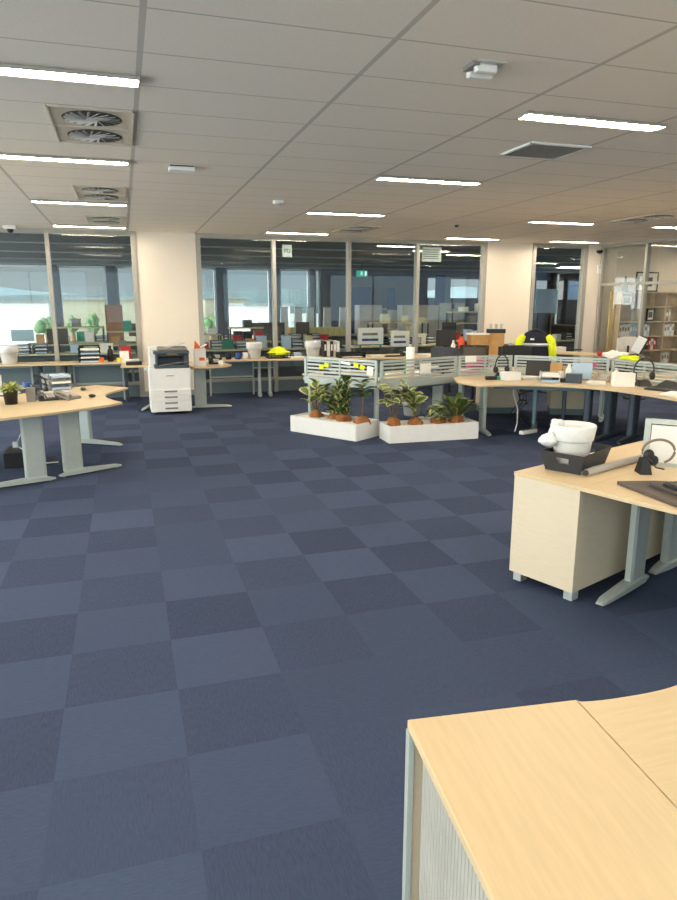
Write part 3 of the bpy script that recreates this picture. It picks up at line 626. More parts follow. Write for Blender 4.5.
def headset(label, x, y, z=TZ, rz=0, s=1, group='headsets on the desks'):
    t = thing('headset', label, 'headset', (x, y, z), rz, group)
    b = MB(); b.taper(0, 0, 0, .05*s, .11*s, .13*s, .07*s, .07*s); obj('charging_base', b, BLACK, t)
    a = MB(); pts = [(.0+cos(q)*.085*s, .01, .13*s+sin(q)*.105*s) for q in [radians(v) for v in range(-30, 215, 15)]]
    a.tube(pts, .007*s, 8); obj('headband', a, CHAR, t, smooth=True)
    for sx in (-.08, .075): obj('ear_cushion', MB().blob(sx*s, .01, .085*s, .022*s, .035*s, .037*s, 0, 1, 2), BLACK, t, smooth=True)
    obj('microphone_boom', MB().tube([(-.08*s, .0, .075*s), (-.06*s, -.04*s, .04*s), (-.02*s, -.07*s, .05*s)], .005*s, 6), BLACK, t)
    return t
def carton(label, x, y, sx, sy, sz, m, z=TZ, rz=0, name='box', cat='box', lid=None, group=None):
    t = thing(name, label, cat, (x, y, z), rz, group)
    obj('body', MB().box(0, 0, sz/2, sx, sy, sz), m, t, bevel=.003)
    if lid: obj('lid', MB().box(0, 0, sz-.012, sx+.012, sy+.012, .035), lid, t, bevel=.003)
    return t
def papers(label, x, y, n=5, z=TZ, rz=0, m=WHITEP, w_=.21, d=.297, group='loose papers on the desks'):
    b = MB(); rnd = random.Random(int(x*91+y*37))
    for k in range(n): b.box(rnd.uniform(-.02, .02), rnd.uniform(-.02, .02), .002+k*.004, w_, d, .0035, rnd.uniform(-.15, .15))
    o = obj('paper_stack', b, m, None, (x, y, z), rz=rz); tag(o, label, 'papers', group); return o
def mug(label, x, y, m, z=TZ, r=.042, h=.1, group='mugs on the desks'):
    t = thing('mug', label, 'mug', (x, y, z), 0, group)
    obj('cup', MB().lathe([(r*.8, 0), (r, .01), (r, h), (r*.9, h), (r*.88, .01)], n=16), m, t, smooth=True)
    obj('handle', MB().tube([(r*.9, 0, h*.8), (r*1.5, 0, h*.7), (r*1.5, 0, h*.35), (r*.9, 0, h*.25)], .006, 6), m, t, smooth=True); return t
def bottle(label, x, y, m, z=TZ, r=.035, h=.22, cap=BLACK, group='bottles on the desks'):
    t = thing('bottle', label, 'bottle', (x, y, z), 0, group)
    obj('body', MB().lathe([(r, 0), (r, h*.68), (r*.45, h*.84), (r*.4, h*.9)], n=16), m, t, smooth=True)
    obj('cap', MB().lathe([(r*.5, h*.88), (r*.5, h)], n=14), cap, t); return t
def mouse(label, x, y, z=TZ, m=BLACK, rz=0, group='computer mice'):
    o = obj('computer_mouse', MB().blob(0, 0, .017, .032, .055, .018, 0, 1, 2), m, None, (x, y, z), smooth=True, rz=rz); tag(o, label, 'mouse', group); return o
def keyboard(label, x, y, z=TZ, rz=0, m=BLACK, group='keyboards on the desks'):
    t = thing('keyboard', label, 'keyboard', (x, y, z), rz, group)
    obj('base', MB().box(0, 0, .009, .44, .15, .018), m, t, bevel=.004); k = MB()
    for j in range(5):
        for i in range(15): k.box(-.2+i*.0285, -.055+j*.027, .021, .024, .022, .007)
    obj('keys', k, CHAR, t); return t
def monitor(label, x, y, z=TZ, rz=0, w_=.54, group='monitors on the desks', tilt=0):
    t = thing('monitor', label, 'monitor', (x, y, z), rz, group)
    obj('screen_housing', MB().box(0, 0, .33, w_, .035, .33, 0, tilt), BLACK, t, bevel=.006)
    obj('display', MB().box(0, -.0185, .33, w_-.03, .003, .30), CHAR, t) if tilt == 0 else None
    b = MB(); b.box(0, .03, .12, .06, .03, .24); b.box(0, .03, .006, .24, .18, .012); obj('stand', b, BLACK, t); return t
def laptop(label, x, y, z=TZ, rz=0, m=CHAR, group='laptops on the desks', ang=1.9):
    t = thing('laptop', label, 'laptop', (x, y, z), rz, group)
    obj('base', MB().box(0, 0, .009, .34, .24, .016), m, t, bevel=.003)
    l = obj('lid', MB().box(0, .12+.11*sin(ang-pi/2), .015+.11*cos(ang-pi/2), .34, .008, .22, 0, -(ang-pi/2)), m, t); 
    k = MB()
    for j in range(5):
        for i in range(12): k.box(-.14+i*.0255, -.04+j*.022, .0185, .02, .017, .003)
    obj('keys', k, BLACK, t); return t
def binders(items, x, y, z, rz, label, group, h=.3, d=.26, w_=.06):
    for i, (m, l) in enumerate(items):
        xx = x+cos(rz)*i*(w_+.006); yy = y+sin(rz)*i*(w_+.006)
        t = thing('ring_binder', l, 'binder', (xx, yy, z), rz, group)
        obj('cover', MB().box(0, 0, h/2, w_, d, h), m, t, bevel=.003); obj('spine_label', MB().box(0, -d/2-.001, h*.6, w_*.6, .003, h*.4), WHITEP, t)
def chair(label, x, y, rz, back=BLACK, bh=.52, bw=.46, z_seat=.48, top=1.05, mesh=None, group='office chairs'):
    """faces local +y (back towards local -y side)"""
    t = thing('office_chair', label, 'chair', (x, y, 0), rz, group)
    obj('seat', MB().box(0, 0, z_seat-.04, .48, .46, .08), BLACK, t, bevel=.03)
    f = MB(); zc = top-bh/2; n = 9; th = .03
    for i in range(n):
        a = (i/(n-1)-.5); f.box(a*bw, -.26+.10*a*a*2, zc, bw/(n-1)*1.02, th, bh-.10*abs(a)**3*4, -a*-.5)
    obj('backrest', f, mesh or back, t)
    if mesh:
        q = MB(); 
        for s in (-1, 1): q.box(s*bw*.53, -.235, zc, .035, .04, bh+.02)
        for s in (-1, 1): q.box(0, -.255, zc+s*bh*.5, bw*1.06, .04, .035)
        obj('back_frame', q, back, t)
    obj('back_support', MB().tube([(0, -.1, z_seat-.07), (0, -.3, z_seat), (0, -.29, zc)], .02, 8), BLACK, t)
    obj('gas_lift', MB().lathe([(.03, .1), (.03, .25), (.02, .25), (.02, z_seat-.08)], n=14), BLACK, t)
    for s in (-1, 1): obj('armrest', MB().tube([(s*.22, 0, z_seat-.05), (s*.29, 0, z_seat), (s*.29, .0, z_seat+.2), (s*.29, .12, z_seat+.21)], .015, 8), BLACK, t)
    b = MB()
    for k in range(5): a = k*2*pi/5; b.tube([(0, 0, .11), (cos(a)*.3, sin(a)*.3, .07)], [.028, .016], 8)
    obj('star_base', b, BLACK, t)
    for k in range(5): a = k*2*pi/5; obj('castor', MB().blob(cos(a)*.3, sin(a)*.3, .027, .025, .025, .027, 0, 1, 1), BLACK, t)
    return t
def P(px, py, z=TZ): q = at(px, py, z); return q.x, q.y
# --- on cabinet B
L_, N_, R_ = P(542, 468.5), P(577, 474.6), P(607.5, 465.5)
ta = atan2(N_[1]-L_[1], N_[0]-L_[0]); tw = hypot(N_[0]-L_[0], N_[1]-L_[1]); dx, dy = R_[0]-N_[0], R_[1]-N_[1]
td = hypot(dx, dy)
cx, cy = (L_[0]+R_[0])/2, (L_[1]+R_[1])/2
t = thing('storage_tray', 'black plastic tray with a hand slot, holding the big white bin', 'tray', (cx, cy, TZ), ta)
b = MB(); w0, d0, w1, d1, hh, th = tw*1.0, td*1.0, tw*1.24, td*1.2, .125, .006
b.box(0, 0, .003, w0, d0, .006)
def wallq(b, x0, y0, x1, y1, X0, Y0, X1, Y1, hole=None):
    n = 8; zs = [0, .45, .75, 1] if hole else [0, 1]
    def p(u_, s_, o_):
        ax, ay = x0+(x1-x0)*u_, y0+(y1-y0)*u_; bx, by = X0+(X1-X0)*u_, Y0+(Y1-Y0)*u_
        q = Vector((ax+(bx-ax)*s_, ay+(by-ay)*s_, hh*s_)); m_ = Vector((-q.x, -q.y, 0)).normalized()*o_; return q+m_*th
    us = [0, .34, .66, 1] if hole else [0, 1]
    for i in range(len(us)-1):
        for j in range(len(zs)-1):
            if hole and i == 1 and j == 1: continue
            v8 = [b.b.verts.new(p(us[i+a], zs[j+c], o)) for o in (0, 1) for c in (0, 1) for a in (0, 1)]
            for q in ((0, 1, 3, 2), (4, 6, 7, 5), (0, 4, 5, 1), (2, 3, 7, 6), (0, 2, 6, 4), (1, 5, 7, 3)): b._f([v8[k] for k in q])
c0 = [(-w0/2, -d0/2), (w0/2, -d0/2), (w0/2, d0/2), (-w0/2, d0/2)]; c1 = [(-w1/2, -d1/2), (w1/2, -d1/2), (w1/2, d1/2), (-w1/2, d1/2)]
for i in range(4):
    j = (i+1) % 4; wallq(b, *c0[i], *c0[j], *c1[i], *c1[j], hole=i in (0, 2))
obj('tray', b, CHAR, t)
bx, by = cx-.028, cy+.01
t = thing('waste_bin', 'large white bin with knotted liner standing in the black tray', 'bin', (bx, by, TZ+.008), 0)
obj('bucket', MB().lathe([(.098, 0), (.10, .01), (.130, .255), (.134, .26), (.126, .26), (.094, .012)], n=32), mat('frosted_white', (226, 224, 218), .4), t, smooth=True)
obj('liner', MB().lathe([(.122, .17), (.128, .18), (.133, .22), (.141, .26), (.136, .272), (.122, .264), (.112, .16)], n=40, wob=.03), BAG, t, smooth=True)
k = MB(); k.blob(-.165, .02, .175, .07, .05, .042, .2, 3); k.tube([(-.08, .06, .26), (-.115, .04, .25), (-.15, .02, .18)], [.03, .024, .03], 8)
obj('liner_knot', k, BAG, t, smooth=True)
k = MB(); k.blob(-.075, .06, .275, .04, .03, .022, .25, 5); obj('liner_fold', k, BAG, t, smooth=True)
ra, rb = P(585, 476.5), P(641, 461)
t = thing('rolled_tube', 'grey rolled blind lying beside the black tray', 'tube', (ra[0], ra[1], TZ), atan2(rb[1]-ra[1], rb[0]-ra[0]))
LL_ = hypot(rb[0]-ra[0], rb[1]-ra[1]); b = MB()
b.tube([(0.01, 0, .022), (LL_, 0, .022)], .022, 14); obj('roll', b, mat('grey_fabric_roll', (158, 154, 146), .7), t, smooth=True)
b = MB(); b.box(LL_/2, .042, .014, LL_, .034, .028); obj('bottom_rail', b, ALU, t, bevel=.006)
b = MB(); b.lathe([(.016, 0), (.016, .01)], 0, 0, 12); obj('end_cap', MB().tube([(-.004, 0, .022), (.012, 0, .022)], .018, 12), BLACK, t); obj('end_cap', MB().box(-.002, .042, .014, .01, .026, .022), BLACK, t); b.b.free()
r0, r1 = P(616.5, 484.5), P(677, 508)
rr = nrm(r0, r1); rn = (-rr[1], rr[0]); rl = .62
def RR(a, c): return (r0[0]+rr[0]*a+rn[0]*c, r0[1]+rr[1]*a+rn[1]*c)
rz_ = atan2(rr[1], rr[0])
t = thing('monitor_riser', 'dark brown desk riser board lying at the right frame edge', 'desk riser', (r0[0], r0[1], TZ), rz_)
obj('board', MB().prism([(0, 0), (rl, 0), (rl, .36), (.12, .36), (.05, .22)], .0, .022), BROWN, t, bevel=.004)
obj('raised_platform', MB().prism([(.14, .10), (rl, .10), (rl, .34), (.2, .34)], .022, .04), mat('brown_grey', (66, 58, 54), .5), t, bevel=.003)
kx, ky = RR(.44, .20); t = keyboard('black keyboard on the brown riser board at right', kx, ky, TZ+.0405, rz_)
hx, hy = P(643, 473); 
t = thing('headset', 'black headset resting on its stand by the white screen', 'headset', (hx, hy, TZ), -.35, 'headsets on the desks')
obj('charging_base', MB().taper(0, 0, 0, .10, .075, .10, .045, .05), BLACK, t, bevel=.004)
obj('ear_cushion', MB().blob(.02, -.01, .115, .034, .02, .038, 0, 1, 3), BLACK, t, smooth=True)
obj('ear_cushion', MB().blob(.065, .02, .075, .03, .02, .034, 0, 1, 3), BLACK, t, smooth=True)
obj('headband', MB().tube([(.0+.098*cos(q)+.085, .01, .135+.075*sin(q)) for q in [radians(v) for v in range(190, -75, -15)]], .008, 8), mat('taupe_plastic', (120, 104, 92), .4), t, smooth=True)
obj('microphone_boom', MB().tube([(.01, -.02, .1), (.05, -.06, .05), (.1, -.06, .04)], .005, 6), BLACK, t)
# --- cluster A
def pot_plant(label, x, y):
    t = thing('potted_plant', label, 'plant', (x, y, TZ), 0); obj('pot', MB().lathe([(.06, 0), (.075, .15), (.08, .155), (.07, .155), (.065, .13)], n=20), BLACK, t, smooth=True)
    obj('soil', MB().lathe([(.066, .12), (.066, .13)], n=16), COIR, t)
    lf = MB()
    for k in range(60):
        a = k*2.4; e = random.uniform(.1, 1.6); leaf(lf, (cos(a)*.03, sin(a)*.03, .13+.05*random.random()), (cos(a), sin(a), e), random.uniform(.09, .17), .025, .4, 0, k % 3 == 0)
    obj('foliage', lf, [mat('yellow_green_leaf', (150, 158, 66), .5, 0, .2, 30), LCREAM], t)
pot_plant('small yellow-green plant in a black pot on left desk', *P(11.5, 404))
x, y = P(70, 399); phone('grey desk phone nearest the tip of left desk', x-.02, y+.02, rz=.9)
x, y = P(47, 400); phone('dark grey desk phone standing by the letter tray on left desk', x, y+.03, rz=.3, m=CHAR)
x, y = P(57, 391); tray_stack('letter tray with pale blue papers on the left desk', x-.02, y+.25, 3, rz=.35)
x, y = P(94, 397); mouse('dark mouse near the tip of the left desk', x-.02, y, rz=.6)
x, y = P(91, 388); mouse('dark grey headphone case behind the mouse on left desk', x-.04, y+.05, m=GREY, rz=.2) if False else mouse('dark mouse behind another near far edge of left desk', x-.08, y-.2, m=CHAR, rz=.2)
x, y = P(27, 390); mug('blue mug on left desk behind the pot plant', x, y, BLUE)
x, y = P(31, 402); carton('grey upright card holder beside the pot plant', x, y+.04, .09, .05, .15, GREY, name='card_holder', cat='holder')
x, y = P(40, 400); headset('small headset on left desk, between holder and phone', x+.01, y+.10, rz=.9, s=1.05)
x, y = P(8, 392); papers('white papers on left desk behind the pot plant', x, y-.1, 6, rz=.3); 
x, y = P(3, 380); 
t = thing('document_holder', 'white paper propped up behind the pot plant', 'document holder', (x+.12, y-1.6, TZ), .1); obj('back_plate', MB().box(0, 0, .11, .24, .01, .22, 0, -.3), LGREY, t); obj('base', MB().box(0, .03, .006, .2, .14, .012), LGREY, t)
t = thing('power_lead', 'white cable hanging under the left desk to the floor', 'cable', (0, 0, 0))
obj('cable', MB().tube(curve3 if False else [(-1.15, 7.9, .68), (-1.1, 7.85, .45), (-1.2, 7.8, .25), (-1.0, 7.75, .12), (-.95, 7.85, .02), (-.8, 7.9, .012)], .008, 8), WHITE, t, smooth=True); obj('plug', MB().box(-1.2, 7.78, .26, .05, .04, .06), WHITE, t)
x, y = P(23, 470, 0); carton('dark computer tower on the floor under left desk', x-.1, y+.35, .2, .42, .16, BLACK, z=0, name='computer_tower', cat='computer', lid=None)
# --- window desks left
bag_bin('white bin on the left window desk', -1.93, 12.85, r=.16, h=.31)
tray_stack('dark letter tray stack on the left window desk', -.62, 12.80, 4, m=CHAR, w_=.36, d=.28)
bottle('black bottle on the left window desk beside the letter trays', -.27, 12.85, BLACK, h=.28, r=.05)
carton('orange small box at the foot of the letter trays', -.42, 12.68, .08, .06, .09, ORANGE, name='small_box')
t = carton('yellow small tub on the left window desk', -.13, 12.7, .07, .07, .07, mat('yellow_tub', (226, 220, 70), .5), name='tub', cat='tub')
carton('white open box on the left window desk', -.02, 12.84, .2, .18, .16, WHITEP) if False else carton('white paper box on left window desk before the pier', -.03, 12.80, .16, .16, .18, WHITEP)
t = carton('long red box lying behind the white box on left window desk', -.0, 13.04, .18, .06, .25, RED)
for i, (x, y, m, l) in enumerate(((-1.5, 12.85, GREY, 'grey desk phone on the left window desk, leftmost'), (-1.2, 12.85, CHAR, 'charcoal desk phone on the left window desk'))): pass
x, y = .12, 12.0; t = thing('desk_fan', 'black desk gadget with a white handset left of the printer', 'phone', (x, y, TZ), 0) ; obj('base', MB().box(0, 0, .03, .26, .2, .06), BLACK, t, bevel=.01); obj('handset', MB().box(-.03, -.02, .08, .24, .06, .04, .2), WHITE, t, bevel=.012); t.name = 'desk_phone'
# --- printer desk
x, y = 1.17, 11.46; t = carton('white box with an orange sheet poking out beside printer', x, y, .19, .2, .29, WHITE); obj('label', MB().box(.03, -.101, .12, .09, .002, .05), ORANGE, t); obj('flap', MB().box(.05, 0, .32, .17, .2, .004, 0, 0, -.5), WHITE, t); obj('orange_sheet', MB().prism([(-.09, -.02), (.04, -.02), (-.09, -.01)], 0, .01), ORANGE, t)
t.children[-1].rotation_euler = (pi/2, 0, 0); 
t.children[-1].location = (0, 0, .28)
for o in [c for c in t.children if c.name.startswith('orange_sheet')]:
    me = o.data; me.clear_geometry(); b = bmesh.new(); vv = [b.verts.new(p) for p in ((-.09, 0, 0), (.05, .0, 0), (-.07, .0, .16), (-.09, .004, 0), (.05, .004, 0), (-.07, .004, .16))]
    for q in ((0, 1, 2), (5, 4, 3), (0, 3, 4, 1), (1, 4, 5, 2), (2, 5, 3, 0)): b.faces.new([vv[k] for k in q])
    b.to_mesh(me); b.free(); o.rotation_euler = (0, 0, 0); o.location = (0, -.05, .27)
phone('black desk phone behind the white box by the printer', 1.45, 11.75, rz=-.1, m=BLACK); mug('white mug beside the black phone near the printer', 1.52, 11.45, WHITE, h=.08)
papers('white papers piled on return desk behind the printer', 1.3, 12.05, 8)

# --- large window desk
bag_bin('white bin on large window desk, left of the yellow jacket', 2.32, 12.66, r=.145, h=.30)
bag_bin('white bin on large window desk, right of the yellow jacket', 3.42, 12.5, r=.15, h=.31)
for i, (x, m, l) in enumerate(((2.0, BLUE, 'dark blue mug on large window desk, nearer the bin'), (1.82, NAVY, 'navy mug on the large window desk, left one'), (2.14, WHITE, 'white mug touching the left bin on large window desk'))): mug(l, x, 12.62, m, r=.055, h=.12)
t = thing('wire_basket', 'black wire basket holding the yellow jacket', 'basket', (2.80, 12.66, TZ), 0); b = MB()
for z in (.01, .055, .1):
    for s in (-1, 1): b.box(s*.24, 0, z, .012, .3, .012); b.box(0, s*.15, z, .49, .012, .012)
for k in range(9):
    for s in (-1, 1): b.box(-.24+k*.06, s*.15, .055, .008, .008, .1)
for k in range(6):
    for s in (-1, 1): b.box(s*.24, -.15+k*.06, .055, .008, .008, .1)
b.box(0, 0, .005, .48, .3, .008); obj('basket', b, BLACK, t)
o = obj('folded_jacket', MB().blob(0, 0, 0, .21, .13, .085, .25, 4), YEL, None, (2.79, 12.66, TZ+.105), smooth=True); tag(o, 'bright yellow jacket bundled in the black basket', 'jacket')
papers('pink and white papers on large window desk beside basket', 3.12, 12.55, 8, w_=.26); carton('pale blue folder box on the large window desk', 3.12, 12.85, .28, .2, .08, LBLUE, name='folder_box')
phone('black desk phone on the large window desk left of bins', 1.6, 12.7, m=BLACK)
binders([(BLACK, 'black binder, first of row behind the white bin'), (WHITE, 'white binder, second of row behind the bin'), (CHAR, 'charcoal binder, third of row behind the bin'), (LGREY, 'pale grey binder, fourth of row behind the bin'), (WHITE, 'white binder at right end of row behind the bin')], 3.72, 12.8, TZ, 0, '', 'ring binders on the window desk')
t = thing('letter_tray', 'wide black letter tray on the window desk behind left screen', 'letter tray', (4.15, 12.4, TZ), 0); b = MB(); b.box(0, 0, .005, .5, .3, .01); b.box(0, .15, .05, .5, .01, .1); [b.box(s*.25, 0, .05, .01, .3, .1) for s in (-1, 1)]; b.box(0, 0, .06, .49, .29, .008); obj('tray', b, BLACK, t); obj('papers', MB().box(0, 0, .02, .4, .25, .02), WHITEP, t)
for i, (x, y, k) in enumerate(((4.7, 12.4, 'p'), (5.0, 12.35, 'k'), (5.35, 12.5, 'm'), (5.75, 12.4, 'p'), (6.3, 12.45, 'm'), (6.75, 12.5, 'p'), (7.2, 12.4, 't'), (7.7, 12.5, 't'))):
    wd = ('left', 'second', 'third', 'fourth', 'fifth', 'sixth', 'seventh', 'last')[i]
    if k == 'p': papers('white papers on window desk behind the screens, %s thing along it' % wd, x, y, 7)
    elif k == 'k': keyboard('black keyboard on window desk behind the screens', x, y)
    elif k == 'm': monitor('low black monitor on window desk, %s thing along it' % wd, x, y+.2, rz=0, w_=.44) if i == 4 else phone('black phone on window desk behind the screens, %s thing along it' % wd, x, y, m=BLACK)
    else: tray_stack('charcoal letter trays on window desk, %s thing along it' % wd, x, y, 3, m=CHAR)
# --- D desk
x, y = 3.86, 8.85; t = thing('paper_roll', 'tall white roll standing behind the slatted screen', 'roll', (x, y, TZ), 0); obj('roll', MB().lathe([(.06, 0), (.06, .42)], n=20), WHITEP, t, smooth=True); obj('core', MB().lathe([(.02, .42), (.02, .46)], n=12), LGREY, t)
bottle('green spray bottle near the tall white roll', 3.95, 9.2, GREEN, h=.3, cap=GREEN); carton('teal small box on the curved desk behind left screen', 3.45, 8.95, .1, .06, .05, TEAL)
papers('white paper pile on the curved desk behind the screens', 4.15, 9.1, 10); tray_stack('grey letter tray behind the right slatted screen', 4.35, 9.35, 2)
phone('grey phone behind the left slatted screen', 2.85, 9.4, m=CHAR); keyboard('black keyboard behind the left slatted screen', 3.05, 9.0, rz=-.9); 
d1 = nrm(DC, DR); q = lerp(DC, DR, .56); o = obj('hanging_card', MB().box(0, 0, 0, .20, .004, .14, 0), WHITEP, None, (q[0]+.03*d1[1], q[1]-.03*d1[0], .86), rz=atan2(d1[1], d1[0])); tag(o, 'white card hung on the right slatted screen', 'card')
d0_ = nrm(DL, DC)
for f_, z, m, nm, lb in ((.25, .87, YEL, 'sticky_note', 'yellow note cluster stuck on left part of left screen'), (.32, .90, YEL, 'sticky_note', 'yellow note just right of the other on left screen'), (.72, .93, YEL, 'sticky_note', 'small yellow note on right part of left screen'), (.80, .90, YEL, 'sticky_note', 'yellow note nearest the corner post on left screen')):
    q = lerp(DL, DC, f_); o = obj(nm, MB().box(0, 0, 0, .075, .004, .06, 0, 0, .2), m, None, (q[0]+.028*d0_[1], q[1]-.028*d0_[0], z), rz=atan2(d0_[1], d0_[0])); tag(o, lb, 'note', 'yellow notes on the screen')
for f_, z, w_, h_, lb in ((.58, .945, .16, .035, 'white label strip along the top of left screen'), (.9, .86, .10, .12, 'white crumpled paper at the right end of left screen')):
    q = lerp(DL, DC, f_); o = obj('paper_note', MB().box(0, 0, 0, w_, .005, h_, 0, 0, .1), WHITEP, None, (q[0]+.028*d0_[1], q[1]-.028*d0_[0], z), rz=atan2(d0_[1], d0_[0])); tag(o, lb, 'note')
q = lerp(DR, E1, .12); o = obj('paper_note', MB().box(0, 0, 0, .17, .005, .09), WHITEP, None, (q[0]+.1, q[1]-.03, .955), rz=-.1); tag(o, 'white sheet clipped on screen just right of the planters', 'note')
t = thing('pink_tray', 'stacked pink trays seen behind a slatted screen', 'letter tray', (5.0, 9.0, TZ), 0); [obj('tray', MB().box(0, 0, .02+.06*k, .22, .26, .035), PINK, t, bevel=.004) for k in range(4)]; t.name = 'letter_tray'
# --- on the middle desks behind the screens
def chair_at(label, px, py, Y, **k):
    q = atY(px, py, Y); return chair(label, q.x, q.y, facing(q.x, q.y)+k.pop('turn', 0), **k)
BOXZ = TZ
K1 = atY(477, 350, 12.35); K2 = atY(495, 350, 12.3); carton('large brown cardboard box on window desk near the pier, left one', K1.x, K1.y, .34, .3, .40, CARD, rz=-.15); carton('large brown cardboard box on window desk near the pier, right one', K2.x, K2.y, .34, .32, .43, CARD, rz=-.5)
carton('flat white box on top of the cardboard boxes', 5.86, 9.33, .5, .26, .035, WHITEP, z=TZ+.361, rz=-.45, name='flat_box') if False else carton('flat white carton lying on the left cardboard box', K1.x, K1.y, .4, .3, .03, WHITEP, z=TZ+.401, rz=-.15, name='flat_carton')
carton('shallow black tray on the right cardboard box', K2.x, K2.y, .38, .24, .08, BLACK, z=TZ+.431, rz=-.5, name='shallow_tray', cat='tray')
for i, dxx in enumerate((-.1, 0, .1)): o = obj('drinking_glass', MB().lathe([(.025, 0), (.032, .1), (.029, .1), (.022, .006)], n=14), LGREY, None, (K2.x+dxx, K2.y-dxx*.4, TZ+.512)); tag(o, 'pale cup on the black tray, %s of three' % ('leftmost', 'middle', 'rightmost')[i], 'cup', 'cups on the black tray')
K3 = atY(461, 350, 12.35); K4 = atY(453, 350, 12.3); bottle('orange-red bottle on window desk left of the cardboard boxes', K3.x, K3.y, mat('orange_red', (224, 78, 40), .4), h=.42, r=.07, cap=BLACK); bottle('white bottle left of the orange-red bottle', K4.x, K4.y, WHITE, h=.3, r=.045, cap=WHITE)
chair_at('mesh-backed black office chair before the cardboard boxes', 474, 354, 10.3, mesh=mat('mesh_fabric', (92, 84, 74), .9), back=BLACK, bh=.34, bw=.42, top=1.05)
chair_at('black office chair between the boxes and the jacket chair', 512, 356, 10.3, back=BLACK, bh=.45, bw=.5, top=1.05, turn=.2)
chair_at('low dark chair left of the orange-red bottle', 450, 356, 11.2, back=CHAR, bh=.4, bw=.5, top=.98, turn=-.4)
# jacket chair
q = atY(535, 350, 11.1); fz = facing(q.x, q.y)
chair('black office chair wearing the hi-vis jacket', q.x, q.y, fz, top=1.16, bh=.6, bw=.46)
t = thing('hi_vis_jacket', 'navy and yellow hi-vis jacket draped over a chair', 'jacket', (q.x, q.y, 0), fz)
b = MB(); n = 12; rings = []
for k, (z, w_, d) in enumerate(((.60, .54, .27), (.8, .52, .26), (1.0, .49, .25), (1.12, .46, .24), (1.2, .40, .2), (1.25, .22, .1))):
    rings.append([b.b.verts.new((w_/2*cos(2*pi*i/20)*(1+.03*sin(5*i+k)), -.26+d/2*sin(2*pi*i/20)*1.0, z+.01*sin(3*i))) for i in range(20)])
for A, B in zip(rings, rings[1:]):
    for i in range(20): b._f([A[i], A[(i+1) % 20], B[(i+1) % 20], B[i]])
b._f(rings[-1]); obj('body', b, NAVY, t, smooth=True)
b = MB(); [b.tube([(.262*cos(2*pi*i/24), -.26+.133*sin(2*pi*i/24), z) for i in range(25)], .03, 6) for z in (1.0,)]; obj('reflective_band', b, REFL, t)
for s in (-1, 1): obj('sleeve', MB().tube([(s*.2, -.27, 1.15), (s*.28, -.29, 1.06), (s*.31, -.30, .88), (s*.33, -.31, .66)], [.065, .08, .075, .065], 10), YEL, t, smooth=True)
obj('collar', MB().tube([(-.1, -.29, 1.22), (0, -.31, 1.26), (.1, -.29, 1.22)], .035, 8), NAVY, t, smooth=True); obj('emblem', MB().box(-.06, -.39, 1.1, .07, .01, .03), WHITEP, t)
# --- desk before the office
carton('white box on the desk before the glass office', J0.x+.35, J0.y+.2, .34, .2, .10, WHITE); papers('papers at left end of desk before the glass office', J0.x-.1, J0.y+.35, 6)
keyboard('black keyboard on the desk before the glass office', J0.x+.9, J0.y+.4); mug('red mug on the desk before the glass office', J1.x-.25, J1.y+.35, RED); 
tray_stack('grey letter tray on desk before the glass office', J0.x+.1, J0.y+.75, 2)
q = atY(623, 350, 11.0); chair('office chair with pale grey back before the bookcase', q.x, q.y, facing(q.x, q.y)+.3, back=mat('pale_grey_back', (206, 200, 192), .6), bh=.34, bw=.34, top=1.12)
q = atY(638, 354, 10.2); t = thing('tilted_display', 'tilted white display with black edge before the bookcase', 'monitor', (q.x, q.y, 0), facing(q.x, q.y)); 
obj('panel', MB().box(0, 0, 1.0, .16, .02, .30, 0, 0, .42), WHITE, t); obj('black_edge', MB().box(.03, .022, 1.0, .17, .02, .31, 0, 0, .42), BLACK, t); obj('stand', MB().tube([(0, .04, .0), (0, .04, .95)], .02, 8), BLACK, t); obj('stand_base', MB().lathe([(.2, 0), (.2, .02)], 0, .04), BLACK, t)
# --- things on / over the far right screens
q = at(620, 359, 1.0); q = lerp(E2, E3, .02); o = obj('white_cloth', MB().blob(0, 0, 0, .16, .10, .055, .35, 9), WHITEP, None, (q[0]+.02, q[1]-.0, 1.05), smooth=True); tag(o, 'white cloth bundle lying over the screen corner', 'cloth')
q = lerp(E2, E3, .30); o = obj('hi_vis_vest', MB().blob(0, 0, 0, .05, .15, .03, .3, 12), YEL, None, (q[0], q[1], 1.027), smooth=True, rz=.15); tag(o, 'yellow hi-vis vest draped on the right screen rail', 'vest')
for f_, m, lb in ((.35, YEL, 'yellow note on the screen left of the white cloth'), (.82, PINK, 'pink note on the screen beside the white cloth')):
    dE = nrm(E1, E2); q = lerp(E1, E2, f_); o = obj('sticky_note', MB().box(0, 0, 0, .06, .004, .06), m, None, (q[0]-.026*-dE[1]*-1, q[1]-.026*dE[0], .9), rz=atan2(dE[1], dE[0])); tag(o, lb, 'note')
